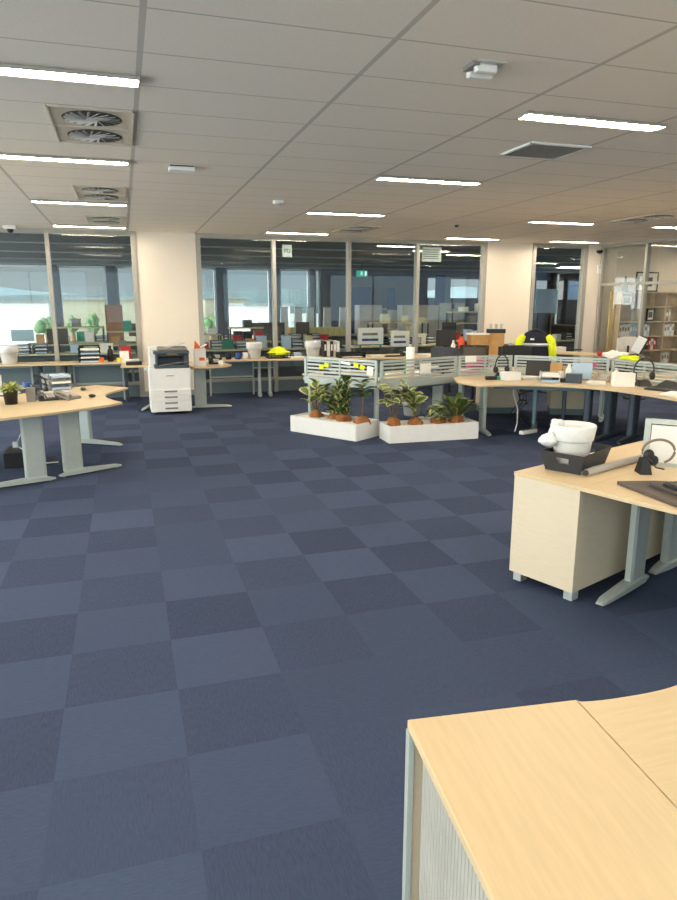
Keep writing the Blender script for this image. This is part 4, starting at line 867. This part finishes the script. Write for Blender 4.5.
# --- E desk
x, y = P(486, 379); t = thing('hard_case', 'black stapler-like case at the left tip of curved desk', 'case', (x+.02, y-.1, TZ), -.2); obj('case', MB().box(0, 0, .025, .16, .07, .05), BLACK, t, bevel=.012); obj('end_cap', MB().box(.1, 0, .022, .04, .07, .045), TEAL, t)
carton('white box on the curved desk below the headset', 5.0, 8.05, .24, .16, .11, WHITE, rz=-.1)
headset('black headset standing behind the white box on curved desk', 5.05, 8.35, rz=.2, s=1.35)
x = 5.28; papers('crumpled white papers right of the white box', 5.3, 8.1, 9, rz=.8); monitor('low black screen lying back on the curved desk', 5.55, 8.25, rz=-.75, w_=.4) if False else laptop('open black laptop right of the headset on curved desk', 5.52, 8.2, rz=-.7, m=BLACK)
tray_stack('clear grey letter tray on curved desk before jacket', 5.42, 7.75, 2, rz=-.6, m=LGREY)
bottle('white spray bottle in the middle of the curved desk', 5.72, 7.75, WHITE, h=.22, r=.045, cap=WHITE); carton('dark teal box open beside the spray bottle', 5.62, 7.5, .2, .12, .12, DKST, rz=-.7, name='pen_box'); carton('black case left of the dark teal box', 5.5, 7.66, .18, .12, .05, BLACK, rz=-.5, name='black_case', cat='case')
t = thing('document_holder', 'pale blue sheet propped behind the spray bottle', 'document holder', (5.95, 7.78, TZ), -.75); obj('back_plate', MB().box(0, 0, .12, .26, .01, .22, 0, -.25), LBLUE, t); obj('base', MB().box(0, .04, .006, .2, .14, .012), GREY, t)
papers('papers on curved desk right of the dark teal box', 5.85, 7.35, 6, rz=-.7); phone('beige phone behind the papers on curved desk', 6.1, 7.55, rz=-.8, m=mat('beige_plastic', (170, 156, 138), .5)); 
carton('square white box at the middle front of curved desk', 5.98, 7.0, .25, .14, .17, WHITEP, rz=-.35); bottle('white squeeze bottle behind the square white box', 6.12, 7.3, WHITE, h=.2, r=.04, cap=LGREY)
headset('black headset right of the square white box', 6.25, 6.95, rz=-.3, s=1.5)
laptop('closed-looking black laptop near the second headset', 6.3, 6.62, rz=-1.2, m=BLACK, ang=2.9); keyboard('black keyboard at the right part of curved desk', 6.12, 6.45, rz=-1.3)
papers('white papers at the right edge of curved desk', 5.95, 6.1, 7, rz=-1.2); t = carton('small olive bag at the right frame edge', 6.4, 6.3, .1, .25, .14, mat('olive_cloth', (110, 104, 74), .8), name='cloth_bag', cat='bag')
phone('black phone at the far right of the curved desk', 6.45, 6.9, rz=-1.3, m=BLACK) if False else None
mug('brown mug by the second headset', 6.3, 7.25, mat('brown_ceramic', (96, 68, 52), .4)); mug('white mug left of beige phone on the curved desk', 5.78, 8.0, WHITE)
carton('brown card box on the curved desk before the jacket', 5.78, 8.12, .16, .1, .2, CARD, rz=-.7)
# --- floor under the curved desk
x, y = P(529, 434, 0); t = thing('power_board', 'white power board on the floor below the curved desk', 'power board', (x, y+.02, 0), .35)
obj('strip', MB().box(0, 0, .03, .32, .07, .05), WHITE, t, bevel=.006); b = MB(); [b.box(-.12+.06*k, 0, .056, .035, .04, .008) for k in range(5)]; obj('sockets', b, GREY, t)
t = thing('white_cable', 'white cable hanging below the curved desk to the floor', 'cable', (0, 0, 0)); t.name = 'power_lead'
obj('cable', MB().tube([(5.15, 8.2, .69), (5.13, 8.15, .5), (5.18, 8.1, .3), (5.12, 8.0, .12), (x-.16, y+.1, .03)], .009, 8), WHITE, t, smooth=True)
for i, (a, b_) in enumerate((((5.25, 8.3), .0), ((5.35, 8.35), .1), ((5.3, 8.2), .2))):
    t = thing('power_lead', 'dark cable tangle beneath the curved desk, %s strand' % ('left', 'right', 'front')[i], 'cable', (a[0], a[1], 0)); obj('cable', MB().tube([(0, 0, .68), (.05, -.05, .4), (-.06, 0, .2), (.03+b_, -.1, .012), (.15+b_, -.2, .012)], .008, 6), BLACK, t, smooth=True)
carton('black computer tower on the floor behind left planter post', 3.75, 9.3, .2, .42, .4, BLACK, z=0, name='computer_tower', cat='computer') if False else None
bag_bin('white bin with liner on floor behind the right planter', 4.3, 9.75, z=0, r=.17, h=.3, group=None); 
# ------------------------------------------------------------ glass office
t = thing('bookcase', 'pale open bookcase behind the office glass', 'bookcase', (10.62, 12.72, 0)); W_ = 2.53; b = MB()
b.box(W_/2, .36, 1.0, W_, .02, 2.0); [b.box(x, .18, 1.0, .03, .36, 2.0) for x in (.015, .63, 1.26, 1.89, W_-.015)]; obj('carcass', b, mat('taupe_board', (188, 172, 148), .6), t)
for z in (.02, .35, .68, 1.0, 1.33, 1.66, 1.985): obj('shelf', MB().box(W_/2, .18, z, W_-.03, .35, .025), mat('taupe_board', (188, 172, 148), .6), t)
t = thing('wooden_door', 'plain tan wooden panel left of the bookcase', 'panel', (10.47, 12.9, 0)); obj('leaf', MB().box(.07, 0, 1.0, .13, .04, 2.0), mat('tan_door', (206, 178, 128), .5, 0, .06, 3, 0, .4, (8, 8, 1.5)), t); obj('handle', MB().box(.04, -.03, 1.0, .02, .03, .12), SILV, t)
def frame(label, x, y, z, w_, h_, m=BLACK):
    t = thing('picture_frame', label, 'picture frame', (x, y, z), 0, 'frames on the bookcase'); f = MB()
    for s in (-1, 1): f.box(s*(w_/2-.015), 0, h_/2, .03, .025, h_); f.box(0, 0, h_/2+s*(h_/2-.015), w_, .025, .03)
    obj('frame', f, m, t); obj('mat_board', MB().box(0, .005, h_/2, w_-.05, .008, h_-.05), WHITEP, t); obj('picture', MB().box(0, -.001, h_/2, w_*.5, .006, h_*.45), mat('dark_print', (90, 96, 100), .6, 0, .4, 14), t)
frame('large black-framed picture on top of the bookcase', 11.43, 12.9, 2.0, .62, .44); frame('small black frame leaning in the second bookcase column', 11.62, 12.9, 1.345, .22, .28); frame('grey framed photo in top left bookcase bay', 11.05, 12.95, 1.672, .36, .26, GREY) if False else frame('grey framed photo in the upper left bookcase bay', 10.92, 12.9, 1.672, .34, .27, GREY)
t = thing('vase', 'dark figurine-like bottle on top of the bookcase', 'vase', (10.84, 12.9, 2.0)); obj('body', MB().lathe([(.05, 0), (.07, .08), (.05, .16), (.025, .2), (.03, .26), (.02, .34)], n=16), CHAR, t, smooth=True); obj('base', MB().lathe([(.09, 0), (.09, .02)], n=16), CHAR, t)
shelfz = {0: .362, 1: .692, 2: 1.012, 3: 1.342, 4: 1.672}
items = [(0, 2, [WHITE]*4+[LBLUE]*3, 'white'), (0, 1, [BLUE, NAVY, WHITE, BLUE, BLACK, WHITE, NAVY], 'blue'), (1, 1, [CHAR, BLACK, CHAR, RED, WHITE, RED], 'dark'), (1, 2, [LBLUE, WHITE, LBLUE], 'pale'), (2, 2, [WHITE, WHITE, LBLUE, WHITE], 'large white'), (2, 0, [WHITE, WHITE, WHITE], 'low white'), (2, 3, [GREY, LGREY], 'grey'), (1, 0, [CARD, GREY], 'brown')]
cn = {0: 'first', 1: 'second', 2: 'third'}; on = ('leftmost', 'second', 'third', 'fourth', 'fifth', 'sixth', 'seventh')
for c_, r_, ms, wd in items:
    for i, m in enumerate(ms):
        x = 10.62+.05+.63*c_+.05+i*.072; t = thing('ring_binder', '%s binder of the %s row in the %s bookcase column, shelf %d from below' % (on[i], wd, cn[c_], r_+2), 'binder', (x, 12.9, shelfz[r_]), 0, 'binders in the office bookcase')
        hh_ = .27 if i % 2 else .25; obj('cover', MB().box(0, 0, hh_/2, .062, .24, hh_), m, t); obj('spine_label', MB().box(0, -.121, hh_*.6, .04, .003, .08), WHITEP if m is not WHITE else GREY, t)
# ------------------------------------------------------------ the space beyond the glass
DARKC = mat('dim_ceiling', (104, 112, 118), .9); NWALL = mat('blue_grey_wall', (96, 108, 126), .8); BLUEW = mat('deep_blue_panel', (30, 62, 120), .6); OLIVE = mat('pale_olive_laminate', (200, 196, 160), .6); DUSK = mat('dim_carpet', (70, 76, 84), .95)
FY = 26.0
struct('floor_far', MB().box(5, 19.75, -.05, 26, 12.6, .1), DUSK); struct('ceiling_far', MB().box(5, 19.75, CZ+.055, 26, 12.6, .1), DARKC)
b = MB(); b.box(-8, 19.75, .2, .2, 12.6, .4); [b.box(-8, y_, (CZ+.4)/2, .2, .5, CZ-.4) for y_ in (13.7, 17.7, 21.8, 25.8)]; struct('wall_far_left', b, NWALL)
for i_, y_ in enumerate((15.7, 19.75, 23.8)):  # added side windows, unseen; they brighten the space beyond the glass
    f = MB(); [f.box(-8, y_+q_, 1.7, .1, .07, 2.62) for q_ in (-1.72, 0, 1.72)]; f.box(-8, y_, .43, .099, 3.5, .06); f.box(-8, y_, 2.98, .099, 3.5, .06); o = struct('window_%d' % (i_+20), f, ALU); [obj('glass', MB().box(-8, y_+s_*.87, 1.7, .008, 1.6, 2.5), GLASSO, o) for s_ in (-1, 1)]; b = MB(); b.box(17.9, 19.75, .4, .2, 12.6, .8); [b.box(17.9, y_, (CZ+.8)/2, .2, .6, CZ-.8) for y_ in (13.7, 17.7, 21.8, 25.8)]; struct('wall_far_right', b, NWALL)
for i_, y_ in enumerate((15.7, 19.75, 23.8)):  # side windows added to bring more light into the right end
    f = MB(); [f.box(17.9, y_+q_, 1.9, .1, .07, 2.22) for q_ in (-1.68, 0, 1.68)]; f.box(17.9, y_, .83, .099, 3.4, .06); f.box(17.9, y_, 2.98, .099, 3.4, .06); o = struct('window_%d' % (i_+24), f, ALU); [obj('glass', MB().box(17.9, y_+s_*.85, 1.9, .008, 1.56, 2.1), GLASSO, o) for s_ in (-1, 1)]
def X26(px): return atY(px, 290, FY).x
b = MB()
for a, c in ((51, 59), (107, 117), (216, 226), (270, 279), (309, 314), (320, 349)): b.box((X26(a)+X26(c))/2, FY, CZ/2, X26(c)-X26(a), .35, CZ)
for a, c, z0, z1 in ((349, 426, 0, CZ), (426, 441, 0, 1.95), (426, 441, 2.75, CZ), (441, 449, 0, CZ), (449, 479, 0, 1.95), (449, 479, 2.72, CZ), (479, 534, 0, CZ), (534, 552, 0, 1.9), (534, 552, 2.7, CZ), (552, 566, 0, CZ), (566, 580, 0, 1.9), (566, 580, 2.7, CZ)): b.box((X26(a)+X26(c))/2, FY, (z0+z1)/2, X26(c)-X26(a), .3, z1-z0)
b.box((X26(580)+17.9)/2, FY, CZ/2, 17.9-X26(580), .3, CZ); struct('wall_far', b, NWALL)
WFR = mat('white_window_frame', (226, 232, 234), .5)
for i, (a, c) in enumerate(((-60, 51), (59, 107), (117, 216), (226, 270), (279, 309), (314, 320))):
    f = MB(); xa, xc = X26(a), X26(c); zz = 2.95
    f.box((xa+xc)/2, FY, .1, xc-xa, .1, .2); f.box((xa+xc)/2, FY, zz+.05, xc-xa, .1, .1)
    for q in (xa+.035, xc-.035): f.box(q, FY, CZ/2, .07, .1, CZ)
    o = struct('window_%d' % (i+9), f, WFR); obj('glass', MB().box((xa+xc)/2, FY, 1.6, xc-xa-.14, .008, 2.7), GLASSO, o)
for px0, px1, y0, y1, Y, lb in ((352, 371, 287, 326, 25.6, 'deep blue door on the far wall, left one'), (388, 394, 288, 320, 25.6, 'narrow blue door on the far wall, right one'), (436, 443, 275, 335, 24.0, 'tall blue post seen through the right pane')):
    p0, p1 = atY(px0, y0, Y), atY(px1, y1, Y); t = thing('blue_door', lb, 'door', ((p0.x+p1.x)/2, Y, 0)); obj('leaf', MB().box(0, 0, p0.z/2, p1.x-p0.x, .08, p0.z), BLUEW, t); obj('handle', MB().box((p1.x-p0.x)*.4, -.06, 1.0, .03, .04, .15), SILV, t)
q = atY(362, 273.5, 20); t = thing('exit_sign', 'green exit sign with running figure beyond the glass', 'exit sign', (q.x, q.y, q.z))
obj('housing', MB().box(0, .03, 0, .38, .06, .2), CHAR, t); obj('face', MB().box(0, -.003, 0, .36, .006, .18), emis('exit_green', (.03, .42, .30), 1.0), t); b = MB()
b.lathe([(.014, 0), (.014, .001)]) if False else None
b.box(-.02, -.008, .01, .03, .004, .06, 0, 0, .3); b.box(-.03, -.008, .055, .022, .004, .022); b.box(-.05, -.008, -.03, .015, .004, .06, 0, 0, .6); b.box(.005, -.008, -.035, .015, .004, .06, 0, 0, -.5); b.box(.01, -.008, .02, .05, .004, .012, 0, 0, .3); b.box(.12, -.008, 0, .06, .004, .13)
obj('pictogram', b, emis('exit_white', (.8, 1, .9), 1.2), t); obj('hanger', MB().tube([(0, .03, .1), (0, .03, 2.97-q.z)], .01, 6), CHAR, t)
# ceiling beams of the dim space
for i, (Y, lb) in enumerate(((15.5, 'nearest'), (18.2, 'second'), (21, 'third'), (23.6, 'farthest'))):
    o = obj('ceiling_rail', MB().box(5, Y, 2.955, 24, .03, .03), mat('dim_rail', (150, 158, 164), .6)); tag(o, 'thin pale rail along the dim ceiling beyond the glass, %s' % lb, 'ceiling rail', 'ceiling rails beyond the glass')
for i, (px, py) in enumerate(((377, 245), (412, 250), (446, 254), (530, 262.5), (560, 266))):
    q = at(px, py, CZ); light(q.x, q.y, 'strip light beyond the glass, seen %s' % ('in third pane at left', 'in third pane at right', 'in the right pane below the notice', 'at the left of the narrow window', 'at the middle of the narrow window', 'in the first pane of the large window', 'in the left window', 'in the second pane', 'in the narrow window, nearest one', 'in the narrow window, farthest one')[i], 1.0)
def rack(label, x, Y, w_, h_):
    t = thing('storage_rack', label, 'rack', (x, Y, 0), 0, 'open racks beyond the glass')
    for sx in (-1, 1):
        for sy in (-1, 1): obj('post', MB().box(sx*(w_/2-.02), sy*.2, h_/2, .035, .035, h_), DKST, t)
    n = int(h_/.34)
    for k in range(n+1): obj('shelf', MB().box(0, 0, .12+(h_-.14)*k/n, w_-.005, .44, .03), OLIVE, t)
def fdesk(label, x0, x1, Y, d=.8):
    t = thing('work_table', label, 'desk', ((x0+x1)/2, Y, 0), 0, 'tables beyond the glass'); L = x1-x0
    obj('tabletop', MB().box(0, 0, .71, L, d, .03), OLIVE, t)
    for s in (-1, 1):
        for k in (-1, 1): obj('leg', MB().box(s*(L/2-.08), k*(d/2-.06), .3475, .05, .05, .695), SILVB, t)
    obj('modesty_panel', MB().box(0, d/2-.08, .45, L-.3, .02, .4), SILVB, t)
fdesk('long table beyond left window, nearest the glass', -2.6, .2, 15.4); fdesk('long table beyond left window, farther back', -2.4, 1.6, 19.0)
fdesk('long table beyond large window, left and near', 1.5, 4.6, 15.6); fdesk('long table beyond large window, left and middle', 2.2, 5.6, 18.6); fdesk('long table beyond large window carrying the yellow carton', 5.2, 8.6, 21.6)
fdesk('long table beyond large window, third pane', 5.2, 8.0, 15.8); fdesk('long table beyond large window, right pane', 8.4, 11.2, 17.4); fdesk('long table beyond narrow window', 11.4, 14, 16.5)
cols = [(WHITEP, 'white'), (WHITEP, 'white'), (OLIVE, 'olive'), (CARD, 'brown'), (CHAR, 'dark'), (GREY, 'grey'), (LBLUE, 'pale blue'), (OLIVE, 'olive'), (TEAL, 'teal'), (RED, 'red')]
rnd = random.Random(21); tabs = [(-2.5, .1, 15.4, 8, 'the near table beyond the left window'), (-2.3, 1.5, 19.0, 8, 'the farther table beyond the left window'), (1.6, 4.5, 15.6, 11, 'the near table beyond the first pane'), (2.3, 5.5, 18.6, 12, 'the middle table beyond the first pane'), (5.3, 7.9, 15.8, 9, 'the table beyond the third pane'), (8.5, 11.1, 17.4, 8, 'the table beyond the right pane'), (11.5, 13.8, 16.5, 6, 'the table beyond the narrow window')]
for x0, x1, Y, n, wh in tabs:
    for k in range(n):
        x = x0+(x1-x0)*(k+.5)/n; r = rnd.random(); m, cnm = rnd.choice(cols); pos = ('leftmost', 'second', 'third', 'fourth', 'fifth', 'sixth', 'seventh', 'eighth', 'ninth', 'tenth', 'eleventh', 'twelfth')[k]
        z = .725; y = Y+rnd.uniform(-.2, .2)
        if r < .14: monitor('dark monitor, %s thing on %s' % (pos, wh), x, y, z, rnd.uniform(-.4, .4), .42, 'monitors beyond the glass')
        elif r < .75: carton('%s box, %s thing on %s' % (cnm, pos, wh), x, y, rnd.uniform(.15, .28), .2, rnd.uniform(.1, .3), m, z=z, lid=m if r < .5 else None, group='boxes beyond the glass')
        else: tray_stack('letter trays, %s thing on %s' % (pos, wh), x, y, 3, z, rnd.uniform(-.3, .3), CHAR, group='trays beyond the glass')
p0, p1 = atY(289, 335, 21.4), atY(348, 327, 21.4); t = thing('long_carton', 'long pale yellow ribbed carton beyond the second pane', 'box', ((p0.x+p1.x)/2, 21.5, .725)); Lc = p1.x-p0.x
obj('body', MB().box(0, 0, (p1.z-.725)/2, Lc, .3, p1.z-.725), mat('pale_yellow', (214, 208, 140), .7), t); b = MB(); [b.box(-Lc/2+.1+k*.2, -.153, (p1.z-.725)/2, .02, .01, p1.z-.74) for k in range(int(Lc/.2))]; obj('ribs', b, mat('pale_yellow_shade', (186, 180, 116), .7), t); obj('end_label', MB().box(-Lc/2-.003, 0, .13, .006, .2, .14), ORANGE, t)
for i, px in enumerate((284, 298, 310, 327, 343)):
    p0 = atY(px, 307, 23.2); t = thing('upright_panel', 'white tapered upright behind the yellow carton, %s' % ('leftmost', 'second from left', 'middle one', 'second from right', 'rightmost')[i], 'panel', (p0.x, 23.2, 0), 0, 'white uprights beyond the glass')
    obj('panel', MB().taper(0, 0, 0.04, p0.z-.04, .34, .16, .24, .10), WHITE, t); obj('base', MB().box(0, 0, .02, .4, .3, .04), GREY, t); obj('cap', MB().box(0, 0, p0.z-.02, .26, .12, .04), LGREY, t)
for px0, px1, y0, y1, Y, lb in ((357, 379, 305, 323, 21.9, 'leftmost'), (372, 384, 308, 323, 22.4, 'second'), (385, 398, 310, 323, 21.9, 'third'), (400, 435, 305, 327, 21.0, 'largest and rightmost')):
    p0, p1 = atY(px0, y0, Y), atY(px1, y1, Y); t = thing('filing_cabinet', 'pale filing cabinet beyond the glass, %s' % lb, 'cabinet', ((p0.x+p1.x)/2, Y, 0), 0, 'pale cabinets beyond the glass'); w_ = p1.x-p0.x
    obj('carcass', MB().box(0, 0, p0.z/2, w_, .5, p0.z), LGREY, t); [obj('door', MB().box(s*w_/4, -.256, p0.z/2, w_/2-.02, .012, p0.z-.1), mat('pale_door', (204, 200, 190), .6), t) for s in (-1, 1)]
for px0, px1, y0, y1, lb in ((358, 383, 328, 344, 'left'), (391, 409, 331, 346, 'right')):
    p0, p1 = atY(px0, y0, 14.6), atY(px1, y1, 14.6); w_ = p1.x-p0.x; h_ = p0.z-p1.z; t = thing('display_board', 'pale board with blue print beyond third pane, %s one' % lb, 'board', ((p0.x+p1.x)/2, 14.6, 0)); obj('board', MB().box(0, 0, (p0.z+p1.z)/2, w_, .03, h_), WHITEP, t)
    obj('blue_print', MB().prism([(-w_*.35, -.02), (w_*.3, -.02), (w_*.3, -.016), (-w_*.35, -.016)], p1.z+h_*.2, p1.z+h_*.35), BLUE, t); obj('grey_print', MB().box(-.02, -.018, p1.z+h_*.62, w_*.6, .005, h_*.15), GREY, t)
    for s in (-1, 1): obj('leg', MB().box(s*w_*.4, 0, p1.z/2, .03, .03, p1.z), SILVB, t)
p0, p1 = atY(443, 303, 19.5), atY(460, 337, 19.5); t = thing('tall_cabinet', 'tall pale grey cabinet beyond the right pane', 'cabinet', ((p0.x+p1.x)/2, 19.5, 0)); obj('carcass', MB().box(0, 0, p0.z/2, p1.x-p0.x, .5, p0.z), mat('dim_grey_cabinet', (150, 152, 142), .6), t); obj('door', MB().box(0, -.256, p0.z/2, p1.x-p0.x-.04, .012, p0.z-.08), mat('dim_grey_door', (160, 160, 150), .6), t); obj('blue_sign', MB().box(-.1, -.27, p0.z-.1, .1, .01, .16), BLUE, t)
p0, p1 = atY(536, 289, 18.5), atY(556, 313, 18.5); t = thing('mirrored_screen', 'pale blue-white panel standing in for a screen reflected in narrow window', 'board', ((p0.x+p1.x)/2, 18.5, 0)); obj('panel', MB().box(0, 0, (p0.z+p1.z)/2, p1.x-p0.x, .04, p0.z-p1.z), LBLUE, t); [obj('leg', MB().box(s*.25, .03, p0.z/2, .03, .02, p0.z), CHAR, t) for s in (-1, 1)]; obj('tray', MB().box(0, -.03, p1.z, p1.x-p0.x, .06, .02), GREY, t)  # panel added in place of a screen reflection on the glass
t.name = 'reflected_screen'
p0 = atY(113, 300, 22); t = thing('brown_cupboard', 'slim brown cupboard beyond the left window', 'cabinet', (p0.x, 22, 0)); obj('carcass', MB().box(0, 0, .85, .5, .4, 1.7), mat('orange_brown', (150, 104, 72), .6), t); obj('door', MB().box(0, -.206, .85, .46, .012, 1.62), mat('orange_brown_door', (168, 116, 80), .6), t)
# notices on the glass
def notice(label, px0, px1, y0, y1, marks):
    Y = BY+.075; p0, p1 = atY(px0, y0, Y), atY(px1, y1, Y); w_ = p1.x-p0.x; h_ = p0.z-p1.z
    t = thing('window_notice', label, 'notice', ((p0.x+p1.x)/2, Y, (p0.z+p1.z)/2)); obj('sheet', MB().box(0, 0, 0, w_, .003, h_), mat('notice_paper', (186, 198, 194), .8), t); b = MB()
    for mx_, mz, mw, mh in marks: b.box(mx_*w_, -.003, mz*h_, mw*w_, .002, mh*h_)
    obj('writing', b, CHAR, t)
notice('small notice with mirrored letters at top of second pane', 282, 292, 244.5, 257, [(-.25, 0, .07, .3), (-.1, -.0, .07, .3), (-.17, .14, .2, .06), (.06, 0, .07, .3), (.06, .14, .2, .06), (.28, 0, .07, .3), (.2, -.14, .14, .06)])
notice('pale notice with lines of writing at top of right pane', 422, 441, 247, 262, [(-.02, .32-.15*k, .8-.08*(k % 2), .045) for k in range(5)])
# outside
struct('ground', MB().box(100, 330, -3.7, 1200, 600, .4), mat('pale_ground', (170, 176, 164), .9, 0, .15, .05))
def building(label, px0, px1, ytop, Y, m, depth=12):
    p0, p1 = atY(px0, ytop, Y), atY(px1, ytop, Y); w_ = p1.x-p0.x; hh_ = p0.z+3.5; t = thing('building', label, 'building', ((p0.x+p1.x)/2, Y+depth/2, -3.5))
    obj('walls', MB().box(0, 0, hh_/2, w_, depth, hh_), m, t); obj('roof', MB().box(0, 0, hh_+.1, w_+.6, depth+.6, .2), GREY, t)
    for k in range(max(1, int(w_/5))): obj('window', MB().box(-w_/2+2.5+5*k, -depth/2-.03, hh_*.35, 2.2, .06, 1.2), SILVB, t)
BEI = mat('beige_render', (160, 152, 128), .8)
building('beige building seen through first pane of the large window', 205, 247, 299, 70, BEI); building('beige building seen through the left window', 62, 160, 300, 62, BEI); building('long white shed seen at left edge', -60, 48, 303, 80, WHITE); building('low white shed seen at right of the first pane', 247, 290, 306, 55, WHITE)
for i, (px, yt, Y, r) in enumerate(((46, 318, 45, .5), (92, 317, 40, .38), (211, 317, 42, .42), (72, 319, 48, .4))):
    p0 = atY(px, yt, Y); t = thing('tree', 'small green tree outside, %s' % ('at left window by mullion', 'before the beige building at left', 'behind first pane of large window', 'left of the beige building')[i], 'tree', (p0.x, Y, -3.5), 0, 'trees outside'); obj('crown', MB().blob(0, 0, p0.z+3.5-r, r, r, r*1.1, .35, i, 4), mat('tree_green', (86, 116, 74), .8, 0, .3, 2), t, smooth=True); obj('trunk', MB().lathe([(.2, 0), (.12, p0.z+3.5-r)], n=10), STEM, t)
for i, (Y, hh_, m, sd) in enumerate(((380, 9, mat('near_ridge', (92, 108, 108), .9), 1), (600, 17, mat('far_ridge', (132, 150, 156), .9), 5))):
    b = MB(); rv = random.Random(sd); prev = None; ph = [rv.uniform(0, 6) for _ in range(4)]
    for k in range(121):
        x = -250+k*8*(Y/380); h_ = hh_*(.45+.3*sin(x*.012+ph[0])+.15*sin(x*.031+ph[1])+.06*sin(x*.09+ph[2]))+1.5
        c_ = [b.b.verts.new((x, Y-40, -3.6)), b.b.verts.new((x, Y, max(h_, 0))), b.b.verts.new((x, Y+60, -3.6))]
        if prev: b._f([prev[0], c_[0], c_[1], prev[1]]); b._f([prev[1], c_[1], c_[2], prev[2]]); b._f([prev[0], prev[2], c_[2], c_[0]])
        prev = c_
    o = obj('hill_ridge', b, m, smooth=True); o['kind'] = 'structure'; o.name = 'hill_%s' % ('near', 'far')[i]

for i, (px, Y, w_, h_) in enumerate(((80, 17.4, 1.1, 1.2), (126, 17.2, .9, 1.1), (206, 17.2, .7, 1.0), (250, 17.3, 1.1, 1.15), (398, 18.8, 1.8, 1.2), (466, 18.9, 1.2, 1.5))):
    q = atY(px, 330, Y); rack('olive open rack beyond the glass, %s' % ('behind left window tray stack', 'beside the pier edge in the left window', 'at left of the first large pane', 'at right of the first large pane', 'in the third pane behind the boards', 'in the right pane beside the tall cabinet')[i], q.x, Y, w_, h_)
    for k in range(int(w_/.3)):
        m, cnm = cols[(i*3+k*5) % len(cols)]; hb = .14+.05*((i+k) % 3)
        n_ = int(h_/.34); z_ = .12+(h_-.14)+.015 if k % 2 else .12+(h_-.14)*(n_-1)/n_+.015
        carton('%s box, %s along the rack %s' % (cnm, ('first', 'second', 'third', 'fourth', 'fifth', 'sixth')[k], ('behind left window tray stack', 'beside the pier in the left window', 'at left of the first large pane', 'at right of the first large pane', 'in the third pane', 'in the right pane')[i]), q.x-w_/2+.2+k*.28, Y, .2, .3, hb, m, z=z_, group='boxes on the racks beyond the glass')


# ------------------------------------------------------------ light and colour
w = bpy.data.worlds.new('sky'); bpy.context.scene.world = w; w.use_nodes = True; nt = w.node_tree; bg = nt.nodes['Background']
tc = nt.nodes.new('ShaderNodeTexCoord'); sp = nt.nodes.new('ShaderNodeSeparateXYZ'); cr = nt.nodes.new('ShaderNodeValToRGB')
no = nt.nodes.new('ShaderNodeTexNoise'); no.inputs['Scale'].default_value = 5; mx = nt.nodes.new('ShaderNodeMix'); mx.data_type = 'RGBA'
nt.links.new(tc.outputs['Generated'], sp.inputs[0]); nt.links.new(sp.outputs[2], cr.inputs[0]); nt.links.new(tc.outputs['Generated'], no.inputs[0])
e = cr.color_ramp.elements; e[0].position = 0; e[0].color = (.62, .80, .86, 1); e[1].position = .35; e[1].color = (.45, .68, .80, 1)
mu = nt.nodes.new('ShaderNodeMath'); mu.operation = 'MULTIPLY'; mu.inputs[1].default_value = .5; nt.links.new(no.outputs[0], mu.inputs[0]); nt.links.new(mu.outputs[0], mx.inputs[0])
nt.links.new(cr.outputs[0], mx.inputs[6]); mx.inputs[7].default_value = (.9, .95, .95, 1)
m3 = nt.nodes.new('ShaderNodeMix'); m3.data_type = 'RGBA'; m3.inputs[7].default_value = (.92, .92, .86, 1); nt.links.new(mx.outputs[2], m3.inputs[6]); nt.links.new(m3.outputs[2], bg.inputs[0])
r3 = nt.nodes.new('ShaderNodeMapRange'); r3.inputs[1].default_value = .1; r3.inputs[2].default_value = -.5; nt.links.new(sp.outputs[0], r3.inputs[0]); nt.links.new(r3.outputs[0], m3.inputs[0]); 
mr = nt.nodes.new('ShaderNodeMapRange'); mr.inputs[1].default_value = -.3; mr.inputs[2].default_value = -.8; mr.inputs[3].default_value = .56; mr.inputs[4].default_value = 10.5  # sky strength boosted toward the unseen left, added to light the room
my = nt.nodes.new('ShaderNodeMapRange'); my.inputs[1].default_value = 0; my.inputs[2].default_value = -.7; my.inputs[3].default_value = 0; my.inputs[4].default_value = 2  # strength added behind the camera, feeding the rear windows
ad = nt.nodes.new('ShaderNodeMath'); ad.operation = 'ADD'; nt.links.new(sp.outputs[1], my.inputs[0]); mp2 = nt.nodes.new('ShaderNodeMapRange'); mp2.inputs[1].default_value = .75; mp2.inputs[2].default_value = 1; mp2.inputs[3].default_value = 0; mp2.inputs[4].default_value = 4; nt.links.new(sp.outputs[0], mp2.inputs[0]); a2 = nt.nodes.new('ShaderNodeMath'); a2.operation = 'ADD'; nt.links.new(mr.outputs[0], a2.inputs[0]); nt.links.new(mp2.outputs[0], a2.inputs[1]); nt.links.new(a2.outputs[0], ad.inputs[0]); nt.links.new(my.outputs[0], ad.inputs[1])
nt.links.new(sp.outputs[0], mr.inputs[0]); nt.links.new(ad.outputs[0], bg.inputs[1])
vs = bpy.context.scene.view_settings; vs.view_transform = 'Standard'; vs.look = 'None'; vs.gamma = 1; vs.exposure = -.08; vs.use_curve_mapping = False
